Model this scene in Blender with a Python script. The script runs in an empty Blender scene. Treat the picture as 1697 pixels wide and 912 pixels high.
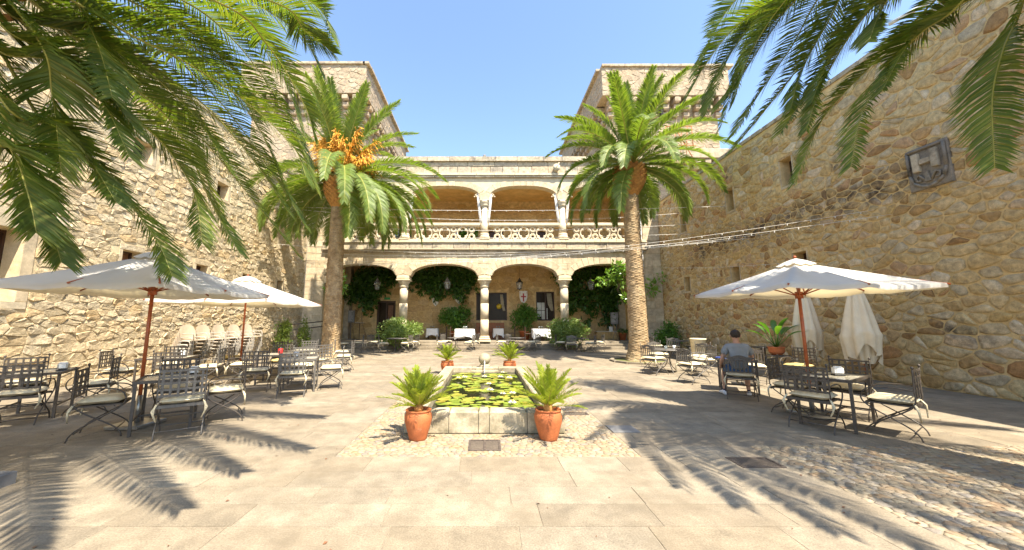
import bpy, math, random
from mathutils import Vector, Matrix
R = math.radians
sc = bpy.context.scene
COL = sc.collection
rnd = random.Random(7)

# ------------------------------------------------------------------ camera, world, sun, exposure
cam = bpy.data.cameras.new('camera'); camo = bpy.data.objects.new('camera', cam); COL.objects.link(camo)
camo.location = (0, 0, 1.6); camo.rotation_euler = (R(90 + 7.53), 0, 0)
cam.sensor_width = 36; cam.lens = 36 * 590 / 1697; cam.shift_x = 45.5 / 1697
cam.clip_start = .05; cam.clip_end = 2000
sc.camera = camo
SUN = Vector((-.29, .5, -1)).normalized()
elev = math.asin(-SUN.z); azi = math.atan2(-SUN.x, -SUN.y)
world = bpy.data.worlds.new('World'); sc.world = world; world.use_nodes = True
wn = world.node_tree.nodes; bg = wn['Background']
sky = wn.new('ShaderNodeTexSky'); sky.sky_type = 'NISHITA'; sky.sun_disc = False
sky.sun_elevation = elev; sky.sun_rotation = azi; sky.air_density = 1.0; sky.dust_density = .6; sky.ozone_density = 1.6
world.node_tree.links.new(sky.outputs[0], bg.inputs[0]); bg.inputs[1].default_value = .142
sl = bpy.data.lights.new('sun', 'SUN'); slo = bpy.data.objects.new('sun', sl); COL.objects.link(slo)
sl.energy = 4.8; sl.angle = R(.42); sl.color = (1, .91, .76)
slo.rotation_euler = SUN.to_track_quat('-Z', 'Y').to_euler(); slo.location = (5, -10, 30)
sc.view_settings.view_transform = 'Standard'; sc.view_settings.look = 'None'
sc.view_settings.gamma = 1; sc.view_settings.use_curve_mapping = False
sc.view_settings.exposure = 1.5
sc.cycles.max_bounces = 8; sc.cycles.diffuse_bounces = 4

# ------------------------------------------------------------------ materials
def new_mat(name):
    m = bpy.data.materials.new(name); m.use_nodes = True
    return m, m.node_tree.nodes, m.node_tree.links, m.node_tree.nodes['Principled BSDF']
def ramp(n, cols, const=False):
    r = n.new('ShaderNodeValToRGB'); e = r.color_ramp.elements
    if const: r.color_ramp.interpolation = 'CONSTANT'
    while len(e) < len(cols): e.new(.5)
    for i, c in enumerate(cols):
        e[i].position = i / (len(cols) if const else max(1, len(cols) - 1)); e[i].color = (*c, 1)
    return r
def island(n, l):
    g = n.new('ShaderNodeNewGeometry'); o = n.new('ShaderNodeObjectInfo')
    a = n.new('ShaderNodeMath'); a.operation = 'ADD'; l.new(g.outputs['Random Per Island'], a.inputs[0]); l.new(o.outputs['Random'], a.inputs[1])
    f = n.new('ShaderNodeMath'); f.operation = 'FRACT'; l.new(a.outputs[0], f.inputs[0])
    return f.outputs[0]
def coords(n, l):
    g = n.new('ShaderNodeNewGeometry'); return g.outputs['Position']
def noise(n, l, co, scale, detail=6, rough=.6):
    t = n.new('ShaderNodeTexNoise'); t.inputs['Scale'].default_value = scale; t.inputs['Detail'].default_value = detail; t.inputs['Roughness'].default_value = rough
    l.new(co, t.inputs['Vector']); return t.outputs['Fac']
def mapr(n, l, v, a, b, c, d):
    m = n.new('ShaderNodeMapRange'); m.inputs[1].default_value = a; m.inputs[2].default_value = b; m.inputs[3].default_value = c; m.inputs[4].default_value = d
    l.new(v, m.inputs[0]); return m.outputs[0]
def mixc(n, l, fac, a, b, mode='MIX'):
    x = n.new('ShaderNodeMix'); x.data_type = 'RGBA'; x.blend_type = mode
    for k, v in ((0, fac), (6, a), (7, b)):
        if hasattr(v, 'is_output') or isinstance(v, bpy.types.NodeSocket): l.new(v, x.inputs[k])
        elif isinstance(v, (int, float)): x.inputs[k].default_value = v
        else: x.inputs[k].default_value = (*v, 1)
    return x.outputs[2]
def stone_mat(name, cols, rough=.9, scale=3, bump=.5, fine=40, mott=(.6, 1.25), stain=None, stain_scale=.8, stain_at=(.52, .66), per_island=True, bdist=.02, grain=(.8, 1.15)):
    m, n, l, b = new_mat(name)
    co = coords(n, l)
    if per_island:
        rp = ramp(n, cols); l.new(island(n, l), rp.inputs[0]); c = rp.outputs[0]
    else:
        rp = ramp(n, cols); l.new(mapr(n, l, noise(n, l, co, scale * .4, 4), .3, .7, 0, 1), rp.inputs[0]); c = rp.outputs[0]
    n1 = noise(n, l, co, scale, 8, .65)
    c = mixc(n, l, 1.0, c, mapr(n, l, n1, .3, .7, mott[0], mott[1]), 'MULTIPLY')
    n2 = noise(n, l, co, fine, 4, .7)
    c = mixc(n, l, 1.0, c, mapr(n, l, n2, .3, .7, *grain), 'MULTIPLY')
    if stain:
        n3 = noise(n, l, co, stain_scale, 8, .7)
        c = mixc(n, l, mapr(n, l, n3, stain_at[0], stain_at[1], 0, 1), c, stain)
    l.new(c, b.inputs['Base Color']); b.inputs['Roughness'].default_value = rough
    bm = n.new('ShaderNodeBump'); bm.inputs['Strength'].default_value = bump; bm.inputs['Distance'].default_value = bdist
    ad = n.new('ShaderNodeMath'); ad.operation = 'MULTIPLY_ADD'; ad.inputs[1].default_value = .35; l.new(n2, ad.inputs[0]); l.new(n1, ad.inputs[2])
    l.new(ad.outputs[0], bm.inputs['Height']); l.new(bm.outputs[0], b.inputs['Normal'])
    return m
def plain(name, col, rough=.6, metal=0, var=.12, scale=8, bump=0, spec=.5):
    m, n, l, b = new_mat(name); co = coords(n, l)
    nz = noise(n, l, co, scale, 6)
    c = mixc(n, l, 1.0, col, mapr(n, l, nz, .3, .7, 1 - var, 1 + var), 'MULTIPLY')
    l.new(c, b.inputs['Base Color']); b.inputs['Roughness'].default_value = rough; b.inputs['Metallic'].default_value = metal
    b.inputs['Specular IOR Level'].default_value = spec
    if bump:
        bm = n.new('ShaderNodeBump'); bm.inputs['Strength'].default_value = bump; bm.inputs['Distance'].default_value = .01
        l.new(nz, bm.inputs['Height']); l.new(bm.outputs[0], b.inputs['Normal'])
    return m
def leaf_mat(name, cols, trans=.35, rough=.45, tcol=None):
    m, n, l, b = new_mat(name)
    rp = ramp(n, cols); l.new(island(n, l), rp.inputs[0])
    co = coords(n, l)
    c = mixc(n, l, 1.0, rp.outputs[0], mapr(n, l, noise(n, l, co, 2.5, 4), .3, .7, .75, 1.25), 'MULTIPLY')
    l.new(c, b.inputs['Base Color']); b.inputs['Roughness'].default_value = rough
    t = n.new('ShaderNodeBsdfTranslucent'); 
    l.new(mixc(n, l, 1.0, c, tcol or (1.5, 1.6, .5), 'MULTIPLY'), t.inputs[0])
    mx = n.new('ShaderNodeMixShader'); mx.inputs[0].default_value = trans
    l.new(b.outputs[0], mx.inputs[1]); l.new(t.outputs[0], mx.inputs[2]); l.new(mx.outputs[0], n['Material Output'].inputs[0])
    return m
M = {}
M['rubble_r'] = stone_mat('ochre rubble', [(.33,.19,.075),(.53,.365,.155),(.57,.41,.20),(.46,.37,.235),(.60,.455,.25),(.55,.37,.14),(.66,.54,.36),(.44,.235,.09),(.56,.42,.21),(.62,.47,.24)], scale=9, bump=1, fine=55, mott=(.6,1.3), stain=(.09,.075,.055), stain_scale=.55, stain_at=(.60,.72), bdist=.03)
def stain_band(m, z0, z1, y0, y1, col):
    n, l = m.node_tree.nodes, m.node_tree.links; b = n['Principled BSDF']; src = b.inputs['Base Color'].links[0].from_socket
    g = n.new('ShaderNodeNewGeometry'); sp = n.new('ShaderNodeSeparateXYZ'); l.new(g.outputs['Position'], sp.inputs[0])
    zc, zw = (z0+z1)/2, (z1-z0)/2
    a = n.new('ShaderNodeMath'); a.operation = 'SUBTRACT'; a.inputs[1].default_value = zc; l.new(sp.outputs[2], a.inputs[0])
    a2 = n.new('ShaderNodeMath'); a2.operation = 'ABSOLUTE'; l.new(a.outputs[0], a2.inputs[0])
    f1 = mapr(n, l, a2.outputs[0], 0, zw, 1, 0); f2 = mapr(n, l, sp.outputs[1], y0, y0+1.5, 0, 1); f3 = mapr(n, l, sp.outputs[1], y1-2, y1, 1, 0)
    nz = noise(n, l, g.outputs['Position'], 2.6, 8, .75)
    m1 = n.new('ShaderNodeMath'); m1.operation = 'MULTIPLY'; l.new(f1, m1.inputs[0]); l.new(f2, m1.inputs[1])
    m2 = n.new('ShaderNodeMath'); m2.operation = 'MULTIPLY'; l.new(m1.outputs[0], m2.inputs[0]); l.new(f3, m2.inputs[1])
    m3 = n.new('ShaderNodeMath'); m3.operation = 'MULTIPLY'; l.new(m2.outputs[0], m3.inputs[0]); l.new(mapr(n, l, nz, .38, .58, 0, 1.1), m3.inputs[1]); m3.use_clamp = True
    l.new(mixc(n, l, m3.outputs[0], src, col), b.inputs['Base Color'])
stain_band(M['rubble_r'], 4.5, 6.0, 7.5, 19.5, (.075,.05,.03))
M['mortar_r'] = stone_mat('ochre mortar', [(.60,.425,.19),(.65,.48,.24)], scale=5, bump=.7, per_island=False, mott=(.75,1.2), fine=60)
M['rubble_l'] = stone_mat('pale rubble', [(.56,.44,.26),(.62,.50,.31),(.52,.41,.25),(.66,.55,.37),(.60,.43,.22),(.61,.51,.34)], scale=11, bump=1.0, fine=60, mott=(.60,1.25), bdist=.05, stain=(.30,.22,.12), stain_scale=1.0, stain_at=(.56,.75))
M['mortar_l'] = stone_mat('pale mortar', [(.58,.45,.26),(.63,.51,.32)], scale=5, bump=.8, per_island=False, mott=(.75,1.2), fine=60)
M['ashlar'] = stone_mat('granite ashlar', [(.50,.405,.26),(.56,.465,.31),(.46,.375,.25),(.52,.405,.25),(.58,.49,.34)], scale=5, bump=.5, fine=70, mott=(.7,1.2), stain=(.16,.13,.10), stain_scale=1.3, stain_at=(.60,.80))
M['ashlar_dirty'] = stone_mat('lichen granite', [(.45,.375,.26),(.51,.43,.30),(.40,.34,.25),(.48,.38,.25)], scale=6, bump=.6, fine=60, mott=(.6,1.2), stain=(.10,.09,.075), stain_scale=2.2, stain_at=(.50,.72))
M['smooth_stone'] = stone_mat('carved granite', [(.54,.45,.30),(.59,.50,.35)], scale=4, bump=.35, fine=80, per_island=False, mott=(.8,1.15), stain=(.22,.18,.13), stain_scale=2, stain_at=(.60,.80))
M['plaster'] = stone_mat('ochre plaster', [(.56,.36,.13),(.64,.44,.19)], scale=1.6, bump=.4, fine=40, per_island=False, mott=(.75,1.2))
M['back_stone'] = stone_mat('gallery masonry', [(.52,.35,.145),(.60,.42,.20),(.46,.30,.12),(.57,.41,.22)], scale=6, bump=.6, fine=60, mott=(.7,1.2))
M['mortar_b'] = stone_mat('gallery mortar', [(.60,.42,.19),(.66,.49,.25)], scale=4, bump=.4, per_island=False)
M['tower'] = stone_mat('tower stone', [(.38,.305,.205),(.43,.35,.24),(.33,.26,.175),(.45,.335,.21),(.40,.31,.215)], scale=5, bump=.8, fine=40, mott=(.6,1.2), stain=(.2,.165,.13), stain_scale=.9, stain_at=(.56,.74), bdist=.04)
M['tower_mortar'] = stone_mat('tower mortar', [(.37,.30,.20),(.43,.355,.245)], scale=3, bump=.6, per_island=False, stain=(.2,.165,.13), stain_scale=.9, stain_at=(.56,.74))
M['slab'] = stone_mat('paving granite', [(.235,.19,.13),(.275,.225,.157),(.21,.172,.12),(.255,.205,.138),(.295,.246,.175),(.24,.20,.143)], scale=4, bump=.45, fine=75, mott=(.70,1.22), stain=(.165,.13,.085), stain_scale=.9, stain_at=(.47,.72), bdist=.012, grain=(.62,1.3))
M['joint'] = stone_mat('joint sand', [(.25,.205,.14),(.30,.25,.178)], scale=6, per_island=False, bump=.6)
M['pebble'] = stone_mat('river pebbles', [(.29,.23,.145),(.33,.265,.17),(.25,.20,.135),(.32,.215,.115),(.36,.295,.205),(.205,.175,.145),(.32,.255,.165),(.28,.185,.105)], scale=30, bump=.25, fine=150, mott=(.85,1.12), rough=.75)
M['bed'] = stone_mat('pebble bed mortar', [(.27,.215,.14),(.31,.25,.17)], scale=10, per_island=False, bump=.6, fine=90)
M['basin'] = stone_mat('basin granite', [(.42,.345,.225),(.48,.40,.27),(.37,.305,.20)], scale=6, bump=.5, fine=90, mott=(.65,1.2), stain=(.15,.13,.075), stain_scale=3.2, stain_at=(.44,.70))
M['terracotta'] = stone_mat('terracotta', [(.40,.11,.033),(.48,.145,.045)], rough=.75, scale=7, bump=.25, fine=60, per_island=False, mott=(.75,1.2), stain=(.50,.30,.18), stain_scale=5, stain_at=(.60,.82), bdist=.006)
M['soil'] = plain('soil', (.05,.035,.022), .95, var=.4, scale=40, bump=.5)
M['iron'] = plain('painted iron', (.078,.063,.05), .5, .1, var=.3, scale=30)
M['iron_grey'] = plain('grey painted iron', (.125,.113,.098), .5, .1, var=.25, scale=30)
M['steel'] = plain('galvanised steel', (.38,.37,.34), .35, .8, var=.15)
M['cream'] = plain('cream cushion cloth', (.66,.57,.38), .9, var=.22, scale=7, bump=.5)
M['yellow_cloth'] = plain('straw cushion cloth', (.48,.36,.13), .9, var=.12, scale=14, bump=.15)
M['wood_pole'] = plain('varnished pole', (.36,.085,.022), .38, var=.3, scale=14)
M['dark_wood'] = plain('dark wood', (.055,.025,.013), .5, var=.3, scale=9)
M['brown_wood'] = plain('brown wood', (.16,.07,.03), .5, var=.3, scale=9)
M['white'] = plain('white paint', (.75,.73,.68), .5, var=.06)
M['sheer'] = plain('thin white curtain', (.55,.53,.49), .9, var=.15)
M['linen'] = plain('white linen', (.80,.79,.76), .85, var=.04)
M['white_tube'] = plain('off white tube', (.36,.335,.29), .5, var=.1)
M['beige_shell'] = plain('beige chair shell', (.50,.41,.30), .6, var=.08)
M['glass'] = plain('dark window glass', (.03,.02,.012), .25, var=.2, spec=.15)
M['lit_glass'] = plain('bright pane', (.55,.56,.50), .25, var=.25, scale=2)
M['curtain'] = plain('pale curtain', (.42,.38,.28), .9, var=.2)
M['red'] = plain('red paint', (.42,.02,.02), .5, var=.1)
M['blue'] = plain('blue paint', (.04,.08,.32), .5, var=.1)
M['sign'] = plain('grey board', (.17,.165,.16), .6, var=.15)
M['paper'] = plain('printed card', (.68,.68,.66), .7, var=.08)
M['black'] = plain('black plastic', (.02,.02,.02), .4, var=.1)
M['yellow'] = plain('yellow shade', (.55,.40,.03), .6)
M['green_sign'] = plain('green sign', (.02,.25,.07), .5)
M['orange_wood'] = plain('orange wood', (.30,.10,.025), .5, var=.2)
def canopy_mat():
    m, n, l, b = new_mat('canvas'); co = coords(n, l)
    c = mixc(n, l, 1.0, (.66,.64,.59), mapr(n, l, noise(n, l, co, 3, 5), .3, .7, .93, 1.05), 'MULTIPLY')
    l.new(c, b.inputs['Base Color']); b.inputs['Roughness'].default_value = .9
    t = n.new('ShaderNodeBsdfTranslucent'); t.inputs[0].default_value = (.78,.64,.36,1)
    mx = n.new('ShaderNodeMixShader'); mx.inputs[0].default_value = .28
    l.new(b.outputs[0], mx.inputs[1]); l.new(t.outputs[0], mx.inputs[2]); l.new(mx.outputs[0], n['Material Output'].inputs[0])
    bm = n.new('ShaderNodeBump'); bm.inputs['Strength'].default_value = .25; bm.inputs['Distance'].default_value = .03
    l.new(noise(n, l, co, 5, 3), bm.inputs['Height']); l.new(bm.outputs[0], b.inputs['Normal'])
    return m
M['canvas'] = canopy_mat()
M['canvas_cream'] = plain('cream canvas', (.70,.60,.43), .9, var=.08, scale=5, bump=.2)
M['palm'] = leaf_mat('palm leaf', [(.075,.125,.016),(.115,.165,.022),(.095,.145,.024),(.15,.195,.028),(.21,.22,.04),(.10,.15,.02)], .42, .55)
M['palm_far'] = leaf_mat('date palm leaf', [(.12,.18,.026),(.17,.23,.04),(.145,.20,.045),(.23,.27,.055)], .38, .48)
M['rachis'] = plain('palm rachis', (.30,.28,.05), .45, var=.2)
M['fruit'] = plain('orange fruit stalks', (.72,.37,.045), .6, var=.3, scale=6)
M['trunk'] = stone_mat('palm bark', [(.28,.18,.085),(.38,.265,.14),(.46,.345,.20)], scale=7, bump=1, per_island=False, fine=40, mott=(.6,1.35), bdist=.05)
M['leaf_base'] = stone_mat('palm leaf bases', [(.46,.21,.05),(.55,.29,.08),(.36,.16,.045)], scale=9, bump=.8, fine=40, mott=(.6,1.3))
M['cycad'] = leaf_mat('cycad leaf', [(.19,.25,.02),(.26,.31,.025),(.33,.36,.035),(.22,.28,.022)], .34, .45)
M['bush'] = leaf_mat('dark shrub leaf', [(.06,.15,.018),(.09,.20,.026),(.13,.25,.035)], .32, .4)
M['hedge'] = leaf_mat('grey green shrub leaf', [(.14,.21,.05),(.21,.29,.075),(.30,.36,.10)], .3, .5)
M['thuja'] = leaf_mat('yellow green foliage', [(.12,.18,.03),(.18,.24,.04),(.22,.28,.05)], .3, .5)
M['vine'] = leaf_mat('glossy vine leaf', [(.032,.085,.014),(.052,.12,.02),(.08,.16,.028)], .28, .35)
M['ficus'] = leaf_mat('bright ficus leaf', [(.14,.26,.03),(.20,.33,.05),(.10,.20,.03)], .3, .3)
M['pad'] = leaf_mat('lily pad', [(.20,.27,.03),(.27,.33,.04),(.16,.23,.03),(.34,.35,.05),(.30,.24,.03)], .1, .4)
M['skin'] = plain('skin', (.42,.23,.15), .55, var=.06)
M['hair'] = plain('dark hair', (.022,.014,.01), .6, var=.4, scale=60, bump=.6)
M['tshirt'] = plain('grey cotton', (.22,.235,.25), .9, var=.08, scale=12, bump=.25)
M['shorts'] = plain('blue denim', (.055,.11,.22), .9, var=.15, scale=20)
M['shoe'] = plain('white shoe', (.72,.72,.74), .6, var=.06)
M['navy'] = plain('navy cloth', (.025,.03,.06), .9)
M['wire'] = plain('white cable', (.62,.58,.50), .6)
M['moss'] = plain('dry moss', (.16,.17,.05), .95, var=.4, scale=25, bump=.6)
M['rust'] = plain('rusty iron', (.10,.075,.058), .8, .2, var=.35, scale=25)
M['pit'] = plain('dark pit', (.01,.009,.008), .9)
M['h_stone'] = stone_mat('dark carved stone', [(.24,.20,.155),(.30,.26,.20)], scale=8, per_island=False, bump=.7, fine=50, stain=(.06,.055,.045), stain_scale=4, stain_at=(.48,.66))
def water_mat():
    m, n, l, b = new_mat('pond water'); co = coords(n, l)
    b.inputs['Base Color'].default_value = (.02,.022,.010,1); b.inputs['Roughness'].default_value = .04; b.inputs['IOR'].default_value = 1.33
    bm = n.new('ShaderNodeBump'); bm.inputs['Strength'].default_value = .15; bm.inputs['Distance'].default_value = .01
    l.new(noise(n, l, co, 14, 2), bm.inputs['Height']); l.new(bm.outputs[0], b.inputs['Normal']); return m
M['water'] = water_mat()
m_, n_, l_, b_ = new_mat('water jet'); b_.inputs['Base Color'].default_value = (.9,.93,.95,1); b_.inputs['Roughness'].default_value = .1; b_.inputs['Transmission Weight'].default_value = .8; M['jet'] = m_
m_, n_, l_, b_ = new_mat('lantern glass'); b_.inputs['Base Color'].default_value = (.8,.85,.82,1); b_.inputs['Roughness'].default_value = .05; b_.inputs['Transmission Weight'].default_value = .85; M['lantern_glass'] = m_
m_, n_, l_, b_ = new_mat('table glass'); b_.inputs['Base Color'].default_value = (.50,.46,.36,1); b_.inputs['Roughness'].default_value = .18; M['table_glass'] = m_

# ------------------------------------------------------------------ mesh helpers
class MB:
    def __init__(s): s.v = []; s.f = []; s.sm = []
    def add(s, vs, fs, smooth=False):
        b = len(s.v); s.v += [tuple(p) for p in vs]; s.f += [tuple(i + b for i in f) for f in fs]; s.sm += [smooth] * len(fs); return s
    def box(s, c, d, rz=0, bev=0):
        hx, hy, hz = d[0]/2, d[1]/2, d[2]/2; ca, sa = math.cos(rz), math.sin(rz)
        if bev:
            b = min(bev, hx*.9, hy*.9, hz*.9); vs = []
            for (zz, i) in ((-hz, b), (-hz + b, 0), (hz - b, 0), (hz, b)):
                for (x, y) in ((-1,-1),(1,-1),(1,1),(-1,1)): vs.append((x*(hx - i), y*(hy - i), zz))
            fs = [(3,2,1,0), (12,13,14,15)]
            for k in range(3):
                for j in range(4): a = k*4 + j; q = k*4 + (j+1) % 4; fs.append((a, q, q+4, a+4))
        else:
            vs = [(x*hx, y*hy, z*hz) for z in (-1,1) for (x, y) in ((-1,-1),(1,-1),(1,1),(-1,1))]
            fs = [(3,2,1,0),(4,5,6,7),(0,1,5,4),(1,2,6,5),(2,3,7,6),(3,0,4,7)]
        return s.add([(c[0] + x*ca - y*sa, c[1] + x*sa + y*ca, c[2] + z) for x, y, z in vs], fs)
    def tube(s, pts, r, n=6, cap=True, flat=1.0):
        pts = [Vector(p) for p in pts]; m = len(pts); vs = []; fs = []
        rs = r if isinstance(r, (list, tuple)) else [r]*m
        T0 = (pts[1] - pts[0]).normalized(); ref = Vector((0,0,1)) if abs(T0.z) < .9 else Vector((1,0,0))
        A = T0.cross(ref).normalized()
        for i, p in enumerate(pts):
            T = (pts[min(i+1, m-1)] - pts[max(i-1, 0)]).normalized()
            A = (A - T*A.dot(T)).normalized(); B = T.cross(A)
            for k in range(n):
                a = 2*math.pi*k/n; vs.append(p + (A*math.cos(a) + B*math.sin(a)*flat)*rs[i])
        for i in range(m-1):
            for k in range(n): fs.append((i*n+k, i*n+(k+1)%n, (i+1)*n+(k+1)%n, (i+1)*n+k))
        if cap: fs += [tuple(range(n))[::-1], tuple((m-1)*n+k for k in range(n))]
        return s.add(vs, fs, True)
    def lathe(s, prof, c=(0,0,0), n=16, smooth=True, wob=None):
        vs = []; fs = []; m = len(prof)
        for i, (r, z) in enumerate(prof):
            for k in range(n):
                a = 2*math.pi*k/n; q = r*(wob(a, z) if wob else 1); vs.append((c[0]+q*math.cos(a), c[1]+q*math.sin(a), c[2]+z))
        for i in range(m-1):
            for k in range(n): fs.append((i*n+k, i*n+(k+1)%n, (i+1)*n+(k+1)%n, (i+1)*n+k))
        fs += [tuple(range(n))[::-1], tuple((m-1)*n+k for k in range(n))]
        return s.add(vs, fs, smooth)
    def sphere(s, c, r, n=10, m=6, sz=1):
        return s.lathe([(max(r*math.sin(math.pi*i/m), r*.02), -r*sz*math.cos(math.pi*i/m)) for i in range(m+1)], c, n)
    def prism(s, poly, fr, d0, d1, cham=0):
        n = len(poly); cx = sum(p[0] for p in poly)/n; cy = sum(p[1] for p in poly)/n
        vs = [fr(u, v, d0) for u, v in poly] + [fr(u, v, d1 - cham) for u, v in poly]; fs = []
        k = 2
        if cham:
            ins = []
            for u, v in poly:
                L = math.hypot(u-cx, v-cy) or 1; t = max(0, 1 - cham*1.2/L); ins.append((cx+(u-cx)*t, cy+(v-cy)*t))
            vs += [fr(u, v, d1) for u, v in ins]; k = 3
        for j in range(k-1):
            for i in range(n): fs.append((j*n+i, j*n+(i+1)%n, (j+1)*n+(i+1)%n, (j+1)*n+i))
        fs.append(tuple((k-1)*n+i for i in range(n))); fs.append(tuple(range(n))[::-1])
        return s.add(vs, fs)
    def mesh(s, name, mat):
        me = bpy.data.meshes.new(name); me.from_pydata(s.v, [], s.f)
        me.polygons.foreach_set('use_smooth', s.sm); me.materials.append(M[mat] if isinstance(mat, str) else mat); me.update(); return me
    def build(s, name, mat, parent=None, loc=None):
        o = bpy.data.objects.new(name, s.mesh(name, mat)); COL.objects.link(o)
        if parent is not None: o.parent = parent
        if loc: o.location = loc
        return o
def inst(name, me, parent, loc=(0,0,0), rot=(0,0,0), scale=None):
    o = bpy.data.objects.new(name, me); COL.objects.link(o); o.parent = parent; o.location = loc; o.rotation_euler = rot
    if scale is not None: o.scale = (scale,)*3 if isinstance(scale, (int, float)) else scale
    return o
def thing(name, label, cat, loc=(0,0,0), rz=0, group=None):
    o = bpy.data.objects.new(name, None); COL.objects.link(o); o.location = loc; o.rotation_euler = (0,0,rz); o.empty_display_size = .2
    o['label'] = label; o['category'] = cat
    if group: o['group'] = group
    return o
def tag(o, label, cat, group=None):
    o['label'] = label; o['category'] = cat
    if group: o['group'] = group
    return o
def dup(root, loc, rz, label, group=None):
    r = root.copy(); COL.objects.link(r); r.location = loc; r.rotation_euler = (0,0,rz); r['label'] = label
    if group: r['group'] = group
    for ch in list(root.children):
        c = ch.copy(); COL.objects.link(c); c.parent = r
        for g in ch.children:
            d = g.copy(); COL.objects.link(d); d.parent = c
    return r
def bez(a, b, c, n):
    a, b, c = Vector(a), Vector(b), Vector(c); return [a*(1-t)**2 + b*2*t*(1-t) + c*t*t for t in [i/n for i in range(n+1)]]
def smooth_pts(pts, k=6):
    P = [Vector(p) for p in pts]; P = [P[0]*2-P[1]] + P + [P[-1]*2-P[-2]]; out = []
    for i in range(1, len(P)-2):
        for j in range(k):
            t = j/k; a, b, c, d = P[i-1], P[i], P[i+1], P[i+2]
            out.append(.5*((2*b) + (c-a)*t + (2*a-5*b+4*c-d)*t*t + (3*b-a-3*c+d)*t**3))
    out.append(P[-2]); return out

# rubble: voronoi cells by half plane clipping
def voronoi(w, h, cw, ch, jit, rg, holes=(), rowvar=.35):
    pts = []; v = 0
    while v < h:
        rh = ch*rg.uniform(1-rowvar, 1+rowvar); u = -rg.random()*cw
        while u < w + cw:
            step = cw*rg.uniform(.6, 1.5)
            pts.append((u + step/2 + rg.uniform(-jit, jit)*cw*.5, v + rh/2 + rg.uniform(-jit, jit)*rh)); u += step
        v += rh
    K = cw/ch; grid = {}; cs = cw*1.3
    P = [(u, q*K) for u, q in pts]
    for i, (u, q) in enumerate(P): grid.setdefault((int(u//cs), int(q//cs)), []).append(i)
    cells = []
    for i, (u, q) in enumerate(P):
        if not (0 <= u <= w and 0 <= q <= h*K): continue
        poly = [(max(0, u-cs), max(0, q-cs)), (min(w, u+cs), max(0, q-cs)), (min(w, u+cs), min(h*K, q+cs)), (max(0, u-cs), min(h*K, q+cs))]
        gi, gj = int(u//cs), int(q//cs); nb = []
        for a in (-2,-1,0,1,2):
            for b in (-2,-1,0,1,2):
                for j in grid.get((gi+a, gj+b), ()):
                    if j != i:
                        d = (P[j][0]-u)**2 + (P[j][1]-q)**2
                        if d < 4*cs*cs: nb.append((d, j))
        nb.sort()
        for d, j in nb[:22]:
            nx, ny = P[j][0]-u, P[j][1]-q; c = nx*(u+P[j][0])/2 + ny*(q+P[j][1])/2
            poly = clip(poly, nx, ny, c)
            if len(poly) < 3: break
        if len(poly) < 3: continue
        poly = [(a, b/K) for a, b in poly]; cx = sum(p[0] for p in poly)/len(poly); cy = sum(p[1] for p in poly)/len(poly); ok = True
        for (u0, u1, v0, v1) in holes:
            if max(p[0] for p in poly) > u0 and min(p[0] for p in poly) < u1 and max(p[1] for p in poly) > v0 and min(p[1] for p in poly) < v1:
                e = [(u0-cx, (1,0,u0)), (cx-u1, (-1,0,-u1)), (v0-cy, (0,1,v0)), (cy-v1, (0,-1,-v1))]; b = max(e)
                if b[0] < 0.0: ok = False; break
                poly = clip(poly, *b[1])
                if len(poly) < 3: ok = False; break
        if ok: cells.append(poly)
    return cells
def clip(poly, nx, ny, c):
    out = []; n = len(poly); ds = [nx*p[0] + ny*p[1] - c for p in poly]
    for i in range(n):
        a, b = poly[i], poly[(i+1) % n]; da, db = ds[i], ds[(i+1) % n]
        if da <= 0: out.append(a)
        if (da < 0 < db) or (db < 0 < da):
            t = da/(da-db); out.append((a[0]+(b[0]-a[0])*t, a[1]+(b[1]-a[1])*t))
    return out
def stone(mb, poly, fr, rg, gap, depth, rough=.3, rounded=True, inset=.72, base=-.01):
    n = len(poly); cx = sum(p[0] for p in poly)/n; cy = sum(p[1] for p in poly)/n
    q = []
    for i in range(n):
        a, b = poly[i], poly[(i+1) % n]
        if math.hypot(a[0]-b[0], a[1]-b[1]) < gap: continue
        if rounded: k_ = .11 if inset >= .88 else .2; q += [(a[0]*(1-k_)+b[0]*k_, a[1]*(1-k_)+b[1]*k_), (a[0]*k_+b[0]*(1-k_), a[1]*k_+b[1]*(1-k_))]
        else: q.append(a)
    if len(q) < 3: return False
    if len(q) > 14: q = q[::2]
    n = len(q); ring0 = []; ring1 = []
    tu, tv = rg.uniform(-rough, rough), rg.uniform(-rough, rough)
    for u, v in q:
        L = math.hypot(u-cx, v-cy); s0 = max(.3, 1 - gap/max(L, .001)); ring0.append((cx+(u-cx)*s0, cy+(v-cy)*s0))
        s1 = s0*(inset + rg.uniform(-.08, .08)); ring1.append((cx+(u-cx)*s1, cy+(v-cy)*s1, depth*(1 + rg.uniform(-rough, rough)) + ((u-cx)*tu + (v-cy)*tv)*.25))
    vs = [fr(u, v, base) for u, v in ring0] + [fr(u, v, depth*.45) for u, v in ring0] + [fr(u, v, max(d, depth*.4)) for u, v, d in ring1] + [fr(cx, cy, depth*(1.1 + rg.uniform(-rough, rough)))]
    fs = []
    for j in (0, 1):
        for i in range(n): fs.append((j*n+i, j*n+(i+1) % n, (j+1)*n+(i+1) % n, (j+1)*n+i))
    for i in range(n): fs.append((2*n+i, 2*n+(i+1) % n, 3*n))
    mb.add(vs, fs, inset < .88 or inset >= .905); return True
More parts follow.
